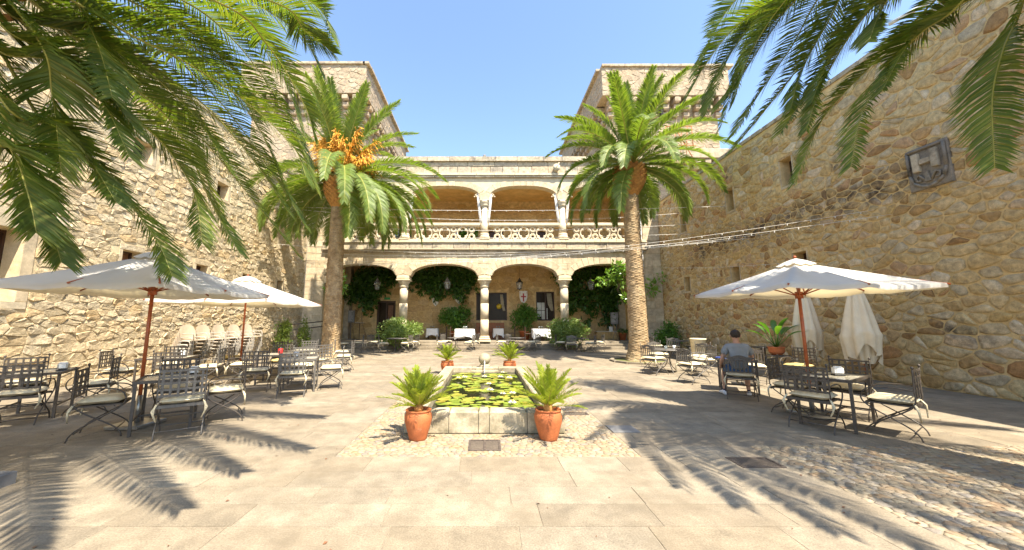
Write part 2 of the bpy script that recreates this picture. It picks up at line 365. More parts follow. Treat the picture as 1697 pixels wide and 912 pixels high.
def stone_field(cells, fr, rg, gap, depth, mat, parent, name, nparts, key, rough=.3, rounded=True, inset=.72, base=-.01):
    cells = sorted(cells, key=key); rest = MB()
    for i, c in enumerate(cells):
        if i < nparts:
            mb = MB()
            if stone(mb, c, fr, rg, gap, depth, rough, rounded, inset, base): mb.build(name, mat, parent)
        else: stone(rest, c, fr, rg, gap, depth, rough, rounded, inset, base)
    if rest.f:
        o = rest.build(name, mat, parent); o['kind'] = 'stuff'; return o
def sheet_with_holes(mb, fr, u0, u1, v0, v1, holes, d=0):
    us = sorted({u0, u1, *[x for h in holes for x in h[:2] if u0 < x < u1]}); vs = sorted({v0, v1, *[x for h in holes for x in h[2:4] if v0 < x < v1]})
    for i in range(len(us)-1):
        for j in range(len(vs)-1):
            a, b = (us[i]+us[i+1])/2, (vs[j]+vs[j+1])/2
            if any(h[0] < a < h[1] and h[2] < b < h[3] for h in holes): continue
            mb.add([fr(us[i],vs[j],d), fr(us[i+1],vs[j],d), fr(us[i+1],vs[j+1],d), fr(us[i],vs[j+1],d)], [(0,1,2,3)])
def reveal(mb, fr, h, depth):
    u0, u1, v0, v1 = h
    for a, b in (((u0,v0),(u1,v0)), ((u1,v0),(u1,v1)), ((u1,v1),(u0,v1)), ((u0,v1),(u0,v0))):
        mb.add([fr(*a,0), fr(*b,0), fr(*b,-depth), fr(*a,-depth)], [(0,1,2,3)])

# ------------------------------------------------------------------ ground
def fr_ground(u, v, d): return (u, v, d)
g = MB(); g.add([(-400,-400,-.03),(400,-400,-.03),(400,400,-.03),(-400,400,-.03)], [(0,1,2,3)])
o = g.build('ground', 'joint'); o['kind'] = 'structure'
g = MB(); g.add([(-11.5,-6,-.0065),(11.5,-6,-.0065),(11.5,22,-.0065),(-11.5,22,-.0065)], [(0,1,2,3)])
floor = g.build('courtyard_floor', 'joint'); floor['kind'] = 'structure'
Z1 = (-1.8, 1.88, 4.52, 11.3); Z2 = (3.45, 8.2, -2.0, 4.9)
BLK = [Z1, Z2, (-6.4, -4.72, 2.2, 3.8), (2.87, 3.36, 4.2, 4.5), (1.34, 1.82, 6.45, 6.63), (-1.58,-1.34, 9.9, 10.1)]
rows = [-1.5]
for t in (2.3, 2.72, 3.05, 3.40, 3.73, 4.10, 4.2, 4.5, 4.52, 4.9): rows.append(t)
while rows[-1] < 21.3: rows.append(rows[-1] + rnd.choice((.42,.5,.58,.66)))
rows[0:1] = [-1.5, -1, -.5, 0, .5, .95, 1.4, 1.85]
slabs = []
rows = [r for r in rows if r not in (4.2, 4.5)]
for y0, y1 in zip(rows, rows[1:]):
    if y1 - y0 < .05: continue
    cut = [(b[0], b[1]) for b in BLK if b[2] < y1 - .05 and b[3] > y0 + .05]
    x = -10.4 - rnd.random()
    while x < 10.85:
        L = rnd.uniform(.65, 1.35); a, b = x, x + L; x = b
        segs = [(a, b)]
        for c0, c1 in cut:
            ns = []
            for s0, s1 in segs:
                if s1 <= c0 or s0 >= c1: ns.append((s0, s1)); continue
                if s0 < c0: ns.append((s0, c0))
                if s1 > c1: ns.append((c1, s1))
            segs = ns
        for s0, s1 in segs:
            s0, s1 = max(s0, -10.9), min(s1, 10.88)
            if s1 - s0 > .06: slabs.append((s0, s1, y0, y1))
def slab_mb(mb, s):
    x0, x1, y0, y1 = s; gp = .0032
    dz = rnd.uniform(-.0025, .001); j = lambda: rnd.uniform(-.005, .005)
    pl = [(x0+gp+j(), y0+gp+j()), (x1-gp+j(), y0+gp+j()), (x1-gp+j(), y1-gp+j()), (x0+gp+j(), y1-gp+j())]
    mb.prism(pl, lambda u, v, d: (u, v, d + dz), -.02, 0, .004)
vis = lambda s: (s[3] > 2.3 and abs((s[0]+s[1])/2) < s[3]*1.5 + .8)
slabs.sort(key=lambda s: (0 if vis(s) else 1, s[3] + abs(s[0])*.15))
rest = MB()
for i, s in enumerate(slabs):
    if i < 290: mb = MB(); slab_mb(mb, s); mb.build('paving_slab', 'slab', floor)
    else: slab_mb(rest, s)
o = rest.build('paving_slab', 'slab', floor); o['kind'] = 'stuff'
# pebble strips
def pebbles(zone, holes, size, label_n, nparts, far=99):
    x0, x1, y0, y1 = zone
    b = MB(); sheet_with_holes(b, lambda u, v, d: (u, v, -.009), x0, x1, y0, y1, holes)
    o = b.build('pebble_bed', 'bed', floor)
    hs = [(h[0]-x0, h[1]-x0, h[2]-y0, h[3]-y0) for h in holes]
    cells = voronoi(x1-x0, y1-y0, size*1.25, size, .35, rnd, hs)
    stone_field(cells, lambda u, v, d: (u+x0, v+y0, d-.007), rnd, .006, .0075, 'pebble', floor, 'pebble', nparts, lambda c: c[0][1] + (0 if c[0][1]+y0 > 2.6 else 50), .3, False, .7, -.004)
FOUNT = (-1.17, 1.17, 5.4, 10.8)
pebbles(Z1, [FOUNT, (-.21, .21, 4.72, 5.14), (1.34, 1.82, 6.45, 6.63), (-1.58,-1.34, 9.9, 10.1), (1.86,1.88,5.45,5.8)], .066, 'a', 150)
pebbles((3.45, 8.2, 2.2, 4.9), [], .074, 'b', 150)
b = MB(); b.add([(3.45,-2,-.004),(8.2,-2,-.004),(8.2,2.2,-.004),(3.45,2.2,-.004)], [(0,1,2,3)]); b.build('pebble_bed', 'bed', floor)
def grate(x0, x1, y0, y1, nb, along_x, label):
    t = thing('drain_grate', label, 'drain grate', ((x0+x1)/2, (y0+y1)/2, 0), group='iron drain grates in the paving')
    w, h = x1-x0, y1-y0; fm = .028
    m = MB(); m.box((0,0,-.06), (w-.004, h-.004, .02)); m.build('pit', 'pit', t)
    m = MB()
    m.box((0,-h/2+fm/2,-.012), (w-.004, fm, .03)); m.box((0,h/2-fm/2,-.012), (w-.004, fm, .03)); m.box((-w/2+fm/2,0,-.012), (fm, h-2*fm-.002, .03)); m.box((w/2-fm/2,0,-.012), (fm, h-2*fm-.002, .03))
    m.build('frame', 'rust', t)
    me = None
    for i in range(nb):
        if along_x: y = -h/2+fm + (h-2*fm)*(i+.5)/nb; c, d = (0,y,-.014), (w-2*fm-.002, (h-2*fm)/nb*.5, .024)
        else: x = -w/2+fm + (w-2*fm)*(i+.5)/nb; c, d = (x,0,-.014), ((w-2*fm)/nb*.5, h-2*fm-.002, .024)
        if me is None: mb = MB(); mb.box((0,0,0), d); me = mb.mesh('bar', 'rust')
        inst('bar', me, t, c)
    return t
t = grate(-.21, .21, 4.72, 5.14, 8, True, 'square rusty drain grate in the pebbles in front of the lily basin')
m = MB(); m.box((0,0,-.009), (.028,.36,.03)); m.build('cross_bar', 'rust', t)
grate(2.87, 3.36, 4.2, 4.5, 14, False, 'long slatted drain grate under the palm shadow beside the pebble strip')
grate(1.34, 1.82, 6.45, 6.63, 14, False, 'narrow slatted drain grate just right of the basin and its pot')
grate(-1.58, -1.34, 9.9, 10.1, 5, True, 'small drain grate at the far left corner of the basin')
m = MB(); m.box((2.08,5.62,.004), (.40,.34,.012), 0, .004); tag(m.build('cover_plate', 'sign'), 'dark grey stone access cover lying in shade right of the basin', 'access cover')

# ------------------------------------------------------------------ side walls
def fr_right(u, v, d): return (10.9 - d, u, v)
def fr_left(u, v, d): return (-10.5 + d, u, v)
def side_wall(label, fr, sgn, X, u0, u1, H, holes, cw, ch, jit, matS, matM, gap, depth, rough, inset, rg, rowvar, seen):
    t = thing('stone_wall', label, 'wall', (0,0,0))
    m = MB(); sheet_with_holes(m, fr, u0, u1, 0, H, [h[:4] for h in holes])
    for h in holes: reveal(m, fr, h[:4], h[4])
    th = 1.0
    for a, b in (((u0,0),(u0,H)), ((u1,H),(u1,0))): m.add([fr(*a,0), fr(*b,0), fr(*b,-th), fr(*a,-th)], [(0,1,2,3)])
    m.add([fr(u0,0,-th), fr(u1,0,-th), fr(u1,H,-th), fr(u0,H,-th)], [(0,1,2,3)])
    m.add([fr(u0,H,0), fr(u1,H,0), fr(u1,H,-th), fr(u0,H,-th)], [(0,1,2,3)])
    m.build('masonry', matM, t)
    # stones, window surrounds left free
    sur = []
    for h in holes: sur.append((h[0]-h[5], h[1]+h[5], h[2]-h[6], h[3]+h[7]))
    v0 = seen[0]; cells = voronoi(seen[1]-v0, H-.14, cw, ch, jit, rg, [(a-v0, b-v0, c, d) for a, b, c, d in sur], rowvar)
    stone_field(cells, lambda u, v, d: fr(u+v0, v, d), rg, gap, depth, matS, t, 'stone', 290, lambda c: c[0][0] + v0 + c[0][1]*.35, rough, True, inset)
    # coping
    u = u0
    while u < u1:
        L = rg.uniform(.5, .9); m = MB(); m.prism([(u+.006,H+.002),(min(u+L,u1)-.006,H+.002),(min(u+L,u1)-.006,H+.15+rg.uniform(-.012,.012)),(u+.006,H+.15+rg.uniform(-.012,.012))], fr, -th-.04, .06+rg.uniform(-.01,.015), .02)
        m.build('coping_stone', 'ashlar_dirty', t); u += L
    # window dressings
    for h in holes:
        w = thing_part('window', t); a, b, c, d = h[:4]; e, lo, hi = h[5], h[6], h[7]
        m = MB(); m.prism([(a-e+.004,d+.003),(b+e-.004,d+.003),(b+e-.004,d+hi-.004),(a-e+.004,d+hi-.004)], fr, -.1, depth*.9, .012); m.build('lintel', h[8], w)
        m = MB(); m.prism([(a-e+.004,c-lo+.004),(b+e-.004,c-lo+.004),(b+e-.004,c-.003),(a-e+.004,c-.003)], fr, -.1, depth*1.2, .012); m.build('sill', 'ashlar', w)
        for q0, q1 in ((a-e+.004, a-.003), (b+.003, b+e-.004)):
            m = MB(); m.prism([(q0,c),(q1,c),(q1,d),(q0,d)], fr, -.1, depth*.8, .01); m.build('jamb', 'ashlar', w)
        zz = h[4]
        m = MB(); m.prism([(a,c),(b,c),(b,d),(a,d)], fr, -zz-.03, -zz+.0, 0); m.build('pane', h[9], w)
        k = .05
        m = MB()
        m.prism([(a,c),(b,c),(b,c+k),(a,c+k)], fr, -zz, -zz+.06); m.prism([(a,d-k),(b,d-k),(b,d),(a,d)], fr, -zz, -zz+.06)
        m.prism([(a,c+k),(a+k,c+k),(a+k,d-k),(a,d-k)], fr, -zz, -zz+.06); m.prism([(b-k,c+k),(b,c+k),(b,d-k),(b-k,d-k)], fr, -zz, -zz+.06)
        m.build('frame', 'dark_wood', w)
    return t
def thing_part(name, parent, loc=(0,0,0), rot=(0,0,0)):
    o = bpy.data.objects.new(name, None); COL.objects.link(o); o.parent = parent; o.location = loc; o.rotation_euler = rot; o.empty_display_size = .1; return o
rgR = random.Random(11); rgL = random.Random(23)
# hole: u0,u1,v0,v1, reveal depth, side surround, sill height, lintel height, lintel material, pane
HR = []
for u in (12.0, 15.0, 18.75): HR.append((u, u+.5, 6.48, 7.48, .42, .05, .10, .10, 'rubble_r', 'dark_wood'))
for u in (11.85, 15.05, 18.75): HR.append((u, u+.52, 3.24, 4.0, .42, .05, .09, .12, 'rubble_r', 'brown_wood'))
HL = []
for u in (10.05, 13.4, 16.4): HL.append((u, u+.62, 6.5, 7.12, .4, .12, .12, .16, 'ashlar', 'dark_wood'))
for u in (10.15, 12.8, 15.3, 17.9): HL.append((u, u+.56, 3.1, 3.7, .34, .10, .12, .17, 'rubble_l', 'brown_wood'))
HL.append((6.35, 7.95, 2.05, 3.68, .5, .22, .16, .45, 'ashlar', 'dark_wood'))
wallR = side_wall('tall shaded ochre rubble wall along the right side carrying the coat of arms', fr_right, -1, 10.9, -3, 21.95, 9.0, HR, .35, .225, .85, 'rubble_r', 'mortar_r', .021, .025, .6, .80, rgR, .62, (5.6, 21.95))
wallL = side_wall('bright sunlit wall of rough pale blocks along the left side', fr_left, 1, -10.5, -3, 20.6, 9.5, HL, .37, .215, .22, 'rubble_l', 'mortar_l', .010, .020, .6, .90, rgL, .5, (6.0, 20.6))
# coat of arms: carved shield with an H shaped relief
t = thing('coat_of_arms', 'dark carved stone shield with an H shaped relief high on the ochre wall', 'coat of arms', (10.9, 8.28, 4.9))
def frs(u, v, d): return (-d, -u, v)
sh = [(-.36,.95),(.36,.95),(.36,.35),(.30,.14),(.16,.03),(0,-.03),(-.16,.03),(-.30,.14),(-.36,.35)]
m = MB(); m.prism([(-.42,-.06),(.42,-.06),(.42,1.02),(-.42,1.02)], frs, .0, .07, .02); m.build('slab', 'h_stone', t)
m = MB()
for i in range(len(sh)):
    a, b = Vector((*sh[i],0)), Vector((*sh[(i+1) % len(sh)],0)); m.tube([frs(a.x,a.y,.09), frs(b.x,b.y,.09)], .035, 6)
m.build('rim', 'h_stone', t)
m = MB(); m.prism([(-.25,.40),(-.12,.40),(-.12,.86),(-.25,.86)], frs, .07, .15, .015); m.prism([(.12,.40),(.25,.40),(.25,.86),(.12,.86)], frs, .07, .15, .015); m.prism([(-.118,.56),(.118,.56),(.118,.69),(-.118,.69)], frs, .07, .14, .015); m.build('emblem', 'ashlar_dirty', t)
m = MB(); m.prism([(-.06,.10),(.06,.10),(.02,.36),(-.02,.36)], frs, .07, .13, .01)
for s in (-1, 1): m.tube([frs(s*.06,.14,.09), frs(s*.16,.30,.10), frs(s*.24,.26,.10), frs(s*.22,.16,.09), frs(s*.14,.16,.09)], .025, 6)
m.build('scrollwork', 'h_stone', t)
m = MB(); m.tube([(10.88,7.55,9.32),(10.55,8.35,9.3)], .05, 8); m.box((10.86,7.5,9.25),(.14,.14,.2)); tag(m.build('white_pole', 'white'), 'white pole fixed at the top of the ochre wall', 'wall lamp')  # plain white pole at the wall top, carries no lamp

# ------------------------------------------------------------------ gallery building (lower arcade, balcony, upper loggia)
YF = 22.0
gal = thing('gallery_building', 'two storey stone gallery with arcade below and carved balcony above closing the courtyard', 'building', (0, YF, 0))
def frg(u, v, d): return (u, -d, v)          # local to gal: d = towards the camera
def blocks(x0, x1, z0, z1, rg, lmin, lmax, rowh, d0, d1, mat, name='block', cham=.012, holes=()):
    z = z0; nrow = max(1, round((z1-z0)/rowh)); rh = (z1-z0)/nrow
    for r in range(nrow):
        x = x0 - (rg.random()*lmin if r % 2 else 0)
        while x < x1 - .02:
            L = rg.uniform(lmin, lmax); a, b = max(x, x0), min(x+L, x1); x += L
            if x1 - x < lmin*.4: b = x1; x = x1
            if b - a < .05: continue
            m = MB(); m.prism([(a+.006,z+.006),(b-.006,z+.006),(b-.006,z+rh-.006),(a+.006,z+rh-.006)], frg, d0, d1 + rg.uniform(-.006,.008), cham); m.build(name, mat, gal)
        z += rh
rgF = random.Random(5)
# platform and steps
m = MB(); m.box((0, 2.5, .1), (21.6, 4.4, .62)); m.build('platform', 'slab', gal)
def step(y0, y1, z):
    x = -10.2
    while x < 10.3:
        L = rgF.uniform(1.1, 1.9); m = MB(); m.box((min(x+L/2, 10.3), (y0+y1)/2, z/2-.01), (min(L, 10.6-x)-.012, y1-y0, z+.02), 0, .02); m.build('step', 'slab', gal); x += L
step(-.75, -.36, .155); step(-.355, .3, .30)
CX = (-5.0, 0, 4.92); ENDS = (-9.85, 9.85)
SPR, APEX, TOPZ = 4.42, 5.16, 5.86
FD = .30      # half wall depth
def column(x, zb, zt, r, name='column', capz=None, sq=True):
    c = thing_part(name, gal, (x, 0, 0))
    zc = capz
    # octagonal shaft on a square base with moulded capital
    m = MB(); m.box((0,0,zb+.06), (.74,.74,.12), 0, .02); m.box((0,0,zb+.19), (.66,.66,.135), 0, .05); m.lathe([(r*1.16,zb+.26),(r*1.22,zb+.30),(r*1.14,zb+.34),(r*1.04,zb+.36)], n=16); m.build('base', 'smooth_stone', c)
    nd = 3
    for k in range(nd):
        a, b = zb+.36 + (zc-zb-.36)*k/nd, zb+.36 + (zc-zb-.36)*(k+1)/nd
        m = MB(); m.lathe([(r*1.0,a+.004),(r,b-.004)], n=16); m.build('drum', 'smooth_stone', c)
    m = MB(); m.lathe([(r*1.05,zc),(r*1.22,zc+.05),(r*1.08,zc+.10),(r*1.12,zc+.2),(r*1.5,zc+.33),(r*1.55,zc+.40)], n=16); m.box((0,0,zc+.45), (r*3.3,r*3.3,.09), 0, .015); m.box((0,0,(zc+.5+zt)/2), (r*3.0,r*3.0,zt-zc-.5-.004), 0, .03); m.build('capital', 'smooth_stone', c)
    return c
for x in CX: column(x, .41, SPR, .25, capz=3.72)
def arch_z(t, rise, z0, p=2.3): return z0 + rise*(1-abs(t)**p)**(1/p) if abs(t) < 1 else z0
def arcade(spans, z0, rise, ztop, half, mat, p):
    m = MB(); N = 24
    for a, b in spans:
        xs = [a + (b-a)*i/N for i in range(N+1)]; zs = [arch_z(2*i/N-1, rise, z0, p) for i in range(N+1)]
        for i in range(N):
            q = [(xs[i],zs[i]),(xs[i+1],zs[i+1]),(xs[i+1],ztop),(xs[i],ztop)]
            m.add([frg(*w, half) for w in q], [(0,1,2,3)]); m.add([frg(*w, -half) for w in q], [(3,2,1,0)])
            m.add([frg(*q[0],half), frg(*q[1],half), frg(*q[1],-half), frg(*q[0],-half)], [(0,1,2,3)])
    xs = [ENDS[0]] + [x for s in spans for x in s] + [ENDS[1]]
    for a, b in zip(xs[0::2], xs[1::2]):
        if b - a > .01:
            q = [(a,z0),(b,z0),(b,ztop),(a,ztop)]; m.add([frg(*w, half) for w in q], [(0,1,2,3)]); m.add([frg(*w, -half) for w in q], [(3,2,1,0)]); m.add([frg(a,z0,half),frg(b,z0,half),frg(b,z0,-half),frg(a,z0,-half)], [(0,1,2,3)])
    return m
def voussoirs(a, b, z0, rise, p, n, thick, d, rg, mat, ztop):
    pts = [(a+(b-a)*(1-math.cos(math.pi*i/120))/2, 0) for i in range(121)]; c = (a+b)/2; hw = (b-a)/2
    pts = [(x, arch_z((x-c)/hw, rise, z0, p)) for x, _ in pts]
    ls = [0]
    for i in range(120): ls.append(ls[-1] + math.dist(pts[i], pts[i+1]))
    def at(s):
        for i in range(120):
            if ls[i+1] >= s: f = (s-ls[i])/(ls[i+1]-ls[i]+1e-9); return (pts[i][0]+(pts[i+1][0]-pts[i][0])*f, pts[i][1]+(pts[i+1][1]-pts[i][1])*f)
        return pts[-1]
    def nrm(s):
        p0, p1 = at(max(0,s-.12)), at(min(ls[-1],s+.12)); dx, dz = p1[0]-p0[0], p1[1]-p0[1]; L = math.hypot(dx,dz) or 1; return (-dz/L, dx/L)
    for i in range(n):
        s0, s1 = ls[-1]*i/n+.008, ls[-1]*(i+1)/n-.008; sm = (s0+s1)/2; th = thick*rg.uniform(.85,1.25)
        P = [at(s0), at(sm), at(s1)]; N = [nrm(s0), nrm(sm), nrm(s1)]
        P = [(x, z+.004) for x, z in P]
        O = [(x+nx*th, min(z+nz*th, ztop)) for (x, z), (nx, nz) in zip(P, N)]
        m = MB(); m.prism(P + O[::-1], frg, d-.05, d+.022+rg.uniform(-.006,.008), .010); m.build('voussoir', mat, gal)
low = [(ENDS[0], -5.44), (-4.56, -.44), (.44, 4.48), (5.36, ENDS[1])]
arcade(low, SPR+.001, APEX-SPR, TOPZ, FD, 'ashlar', 2.0).build('arcade_wall', 'ashlar', gal)
for a, b in low: voussoirs(a, b, SPR, APEX-SPR, 2.0, 15, .40, FD, rgF, 'ashlar', TOPZ-.06)
for x in CX: blocks(x-.40, x+.40, SPR+.42, TOPZ-.02, rgF, .35, .6, .4, FD-.03, FD+.012, 'ashlar')
# end piers with corbels
for s, xa, xb in ((-1, -11.0, -9.85), (1, 9.85, 10.88)):
    m = MB(); m.box(((xa+xb)/2, .55, 5.9), (xb-xa-.03, 1.7, 12.0)); m.build('pier_core', 'mortar_l', gal)
    z = 0
    while z < 11.9:
        h = rgF.uniform(.34,.5); 
        n = rgF.choice((1,2)); w = (xb-xa)/n
        for k in range(n):
            m = MB(); m.prism([(xa+k*w+.006,z+.006),(xa+(k+1)*w-.006,z+.006),(xa+(k+1)*w-.006,min(z+h,11.9)-.006),(xa+k*w+.006,min(z+h,11.9)-.006)], frg, .28, .33+rgF.uniform(-.006,.01), .012); m.build('block', 'ashlar', gal)
        z += h
    m = MB(); m.prism([(s*9.85,3.9),(s*9.55,4.3),(s*9.55,4.42),(s*9.85,4.42)], frg, -.28, .27, .01); m.build('impost', 'smooth_stone', gal)
m = MB(); m.box((9.72,-.38,6.6),(.09,.07,10.4)); m.box((9.72,-.38,6.2),(.13,.10,.3)); m.build('drain_pipe', 'white', gal)
# balcony floor band: frieze, moulding, fascia
def course(z0, z1, d0, d1, mat, rg, lmin=.8, lmax=1.6, name='moulding', x0=-10.0, x1=10.0, cham=.02): blocks(x0, x1, z0, z1, rg, lmin, lmax, z1-z0, d0, d1, mat, name, cham)
m = MB(); m.box((0, 2.0, 6.15), (19.6, 4.4, .5)); m.build('balcony_floor', 'mortar_b', gal)
course(TOPZ+.002, 6.02, .0, .40, 'ashlar_dirty', rgF); course(6.022, 6.09, .0, .56, 'smooth_stone', rgF)
course(6.092, 6.46, .0, .50, 'ashlar_dirty', rgF, .9, 1.7, 'fascia_block'); course(6.462, 6.53, .0, .58, 'smooth_stone', rgF)
course(6.532, 6.68, .0, .46, 'smooth_stone', rgF, name='plinth_block')
m = MB(); m.box((9.95,-.42,6.12),(.16,.24,.22)); m.build('gutter_spout', 'black', gal)
# balustrade of pierced quatrefoils
BZ0, BZ1 = 6.685, 7.56
def quatre_mesh(r_out, depth):
    m = MB(); n = 48; d_, rl = .175, .145; vs = []; fs = []
    prof = []
    for k in range(n):
        a = 2*math.pi*k/n; ph = (a + math.pi/4) % (math.pi/2) - math.pi/4
        rq = d_*math.cos(ph) + math.sqrt(max(0, rl*rl - (d_*math.sin(ph))**2))
        prof.append((a, rq))
    rings = [(0, depth/2-.03), (.05, depth/2), ('o', depth/2), ('o', -depth/2), (.0, -depth/2)]
    for off, d in rings:
        for a, rq in prof:
            r = r_out if off == 'o' else rq + off
            vs.append((r*math.cos(a), -d, r*math.sin(a)))
    K = len(rings)
    for j in range(K):
        for i in range(n): fs.append((j*n+i, j*n+(i+1) % n, ((j+1) % K)*n+(i+1) % n, ((j+1) % K)*n+i))
    return m.add(vs, fs, False)
def ring(m, cx, cz, r0, r1, d, n=14):
    vs = []; fs = []
    for r, dd in ((r0, d/2-.02), (r0+.02, d/2), (r1, d/2), (r1, -d/2), (r0, -d/2)):
        for k in range(n): a = 2*math.pi*k/n; vs.append((cx+r*math.cos(a), -dd, cz+r*math.sin(a)))
    for j in range(5):
        for i in range(n): fs.append((j*n+i, j*n+(i+1) % n, ((j+1) % 5)*n+(i+1) % n, ((j+1) % 5)*n+i))
    m.add(vs, fs)
qme = quatre_mesh(.385, .15).mesh('quatrefoil', 'smooth_stone')
lk = MB(); ring(lk, 0, .215, .085, .15, .13); ring(lk, 0, -.215, .085, .15, .13)
for s in (-1, 1):
    for q in (-1, 1): lk.tube(smooth_pts([(s*.30,0,q*.40),(s*.19,0,q*.30),(s*.15,0,q*.12),(0,0,0)], 4), .032, 6)
lme = lk.mesh('pierced_link', 'smooth_stone')
ZM = (BZ0+BZ1)/2
for a, b in ((ENDS[0], -5.25), (-4.75, -.25), (.25, 4.67), (5.17, ENDS[1])):
    L = b - a; n = 3; pit = L/(n + 1.0); 
    bal = thing_part('balustrade_panel', gal)
    for k in range(n): inst('quatrefoil', qme, bal, (a + L*(k+1)/(n+1), -.2, ZM), (0,0,0), (L/(n+1)*.62/.77, 1, 1.09))
    for k in range(n+1): inst('pierced_link', lme, bal, (a + L*(k+.5)/(n+1), -.2, ZM), (0,0,0), (1.1,1,1.09))
    m = MB(); m.box(((a+b)/2, -.2, BZ0+.025), (L-.01, .2, .06), 0, .01); m.box(((a+b)/2, -.2, BZ1-.02), (L-.01, .2, .05), 0, .01); m.build('rail_moulding', 'smooth_stone', bal)
    m = MB(); m.box(((a+b)/2, -.2, BZ1+.105), (L-.006, .34, .19), 0, .03); m.build('handrail', 'smooth_stone', bal)
# upper columns, arches
UZS, UZA, UZT = 9.15, 10.2, 10.72
for x in CX:
    c = thing_part('column', gal, (x, -.1, 0)); r = .19
    m = MB(); m.box((0,-.08,6.72), (.62,.62,.07), 0, .02); m.lathe([(.30,6.76),(.34,6.85),(.30,6.92),(.27,7.0),(.29,7.05),(.26,7.1)], (0,-.05,0), n=16); m.build('base', 'smooth_stone', c)
    m = MB(); m.lathe([(.26,7.1),(.24,7.75),(r,7.8),(r,8.86)], n=16); m.build('shaft', 'smooth_stone', c)
    m = MB(); m.lathe([(r,8.86),(.27,8.9),(.25,8.96),(.28,9.04),(.33,9.12),(.33,9.2)], n=16); m.box((0,0,9.23), (.6,.6,.06), 0, .01); m.build('capital', 'smooth_stone', c)
    for s in (-1, 1):
        if x > -6:
            m = MB(); q = [(s*.42, -.05, 9.42+.3), (s*.36, -.05, 9.0), (s*.28, -.05, 8.2), (s*.22,-.05,7.78)]
            for dx in (-.045, 0, .045): m.tube([(a+dx*(1+.2*(z-7.8)), b-.05+abs(dx)*.6, z) for a, b, z in q], .032, 6)
            m.build('tied_curtain', 'sheer', c)
            m = MB(); m.sphere((s*.56,-.1,9.60), .06); m.sphere((s*.50,-.12,9.5), .055); m.sphere((s*.64,-.1,9.5), .05); m.sphere((s*.50,-.1,9.70), .04); m.build('carved_boss', 'smooth_stone', c)
up = [(ENDS[0], -5.26), (-4.74, -.26), (.26, 4.66), (5.18, ENDS[1])]
arcade(up, 9.27, UZA-9.27, UZT, .26, 'smooth_stone', 2.6).build('loggia_wall', 'smooth_stone', gal)
for a, b in up: voussoirs(a, b, 9.27, UZA-9.27, 2.6, 13, .33, .26, rgF, 'ashlar', UZT-.05)
course(UZT+.002, 10.84, .0, .40, 'ashlar_dirty', rgF); course(10.842, 11.0, .0, .46, 'smooth_stone', rgF)
course(11.002, 11.50, .0, .30, 'ashlar_dirty', rgF, .75, 1.25, 'parapet_block'); course(11.502, 11.78, .0, .32, 'ashlar_dirty', rgF, .9, 1.8, 'parapet_block')
course(11.782, 12.1, -.1, .46, 'ashlar_dirty', rgF, .9, 1.9, 'coping_stone', x0=-11, x1=10.95)
m = MB(); m.box((0, 2.0, 11.4), (21.6, 3.6, 1.3)); m.build('roof', 'mortar_b', gal)
m = MB(); m.box((0, 2.05, 10.6), (19.9, 3.5, .1)); m.build('loggia_ceiling', 'plaster', gal)
# back wall and end walls of both storeys
BW = 3.7
HB = [(-.6, 1.62, 1.72, 3.72), (3.72, 5.05, 1.7, 3.78), (-7.75, -6.4, .41, 3.12), (-1.9,-.5,6.5,8.3), (.2,1.4,6.5,8.3), (3.2,4.6,6.5,8.3), (-6.6,-5.4,6.5,8.3)]
frb = lambda u, v, d: (u, BW - d, v)
m = MB(); sheet_with_holes(m, frb, -9.9, 9.9, .3, 10.6, HB)
for h in HB: reveal(m, frb, h, .35)
m.build('back_wall', 'mortar_b', gal)
m = MB(); m.box((0, BW+.7, 6.2), (20.5, .5, 12.3)); m.build('rear_masonry', 'mortar_b', gal)
for s in (-1, 1): m = MB(); m.box((s*10.05, 2.2, 5.6), (.36, 3.3, 10.4)); m.build('end_wall', 'plaster', gal)
cells = voronoi(19.6, 5.3, .62, .38, .4, rgF, [(h[0]+9.8-.14, h[1]+9.8+.14, h[2]-.42-.14, h[3]-.42+.2) for h in HB if h[2] < 5])
stone_field(cells, lambda u, v, d: frb(u-9.8, v+.42, d), rgF, .016, .02, 'back_stone', gal, 'wall_stone', 200, lambda c: abs(c[0][0]-9.8), .3, True, .88)
cells = voronoi(19.6, 3.9, .8, .42, .3, rgF, [(h[0]+9.8-.1, h[1]+9.8+.1, -1, h[3]-6.45+.1) for h in HB if h[2] > 5])
stone_field(cells, lambda u, v, d: frb(u-9.8, v+6.45, d), rgF, .016, .02, 'back_stone', gal, 'wall_stone', 0, lambda c: 0, .3, True, .9)
def window_in(h, parts, d=-.2):
    w = thing_part('window', gal); a, b, c, e = h; k = .07
    m = MB(); m.prism([(a,c),(b,c),(b,e),(a,e)], frb, d-.06, d-.03); m.build('pane', 'glass', w)
    m = MB(); m.prism([(a,c),(b,c),(b,c+k),(a,c+k)], frb, d-.03, d+.06); m.prism([(a,e-k),(b,e-k),(b,e),(a,e)], frb, d-.03, d+.06); m.prism([(a,c+k),(a+k,c+k),(a+k,e-k),(a,e-k)], frb, d-.03, d+.06); m.prism([(b-k,c+k),(b,c+k),(b,e-k),(b-k,e-k)], frb, d-.03, d+.06)
    for q in parts: m.prism([(q-k/2,c+k),(q+k/2,c+k),(q+k/2,e-k),(q-k/2,e-k)], frb, d-.03, d+.05)
    m.build('frame', 'dark_wood', w); return w
w = window_in(HB[0], [0.02]); 
m = MB()
for k in range(4): m.tube([frb(1.15+.05*k,3.6,-.21), frb(1.2+.06*k,2.9,-.21), frb(1.36+.04*k,2.4,-.21)], .03, 5)
m.build('curtain', 'curtain', w)
m = MB(); m.sphere(frb(1.05,2.72,-.12), .2); m.build('yellow_lampshade', 'yellow', w)
w = window_in(HB[1], [4.42])
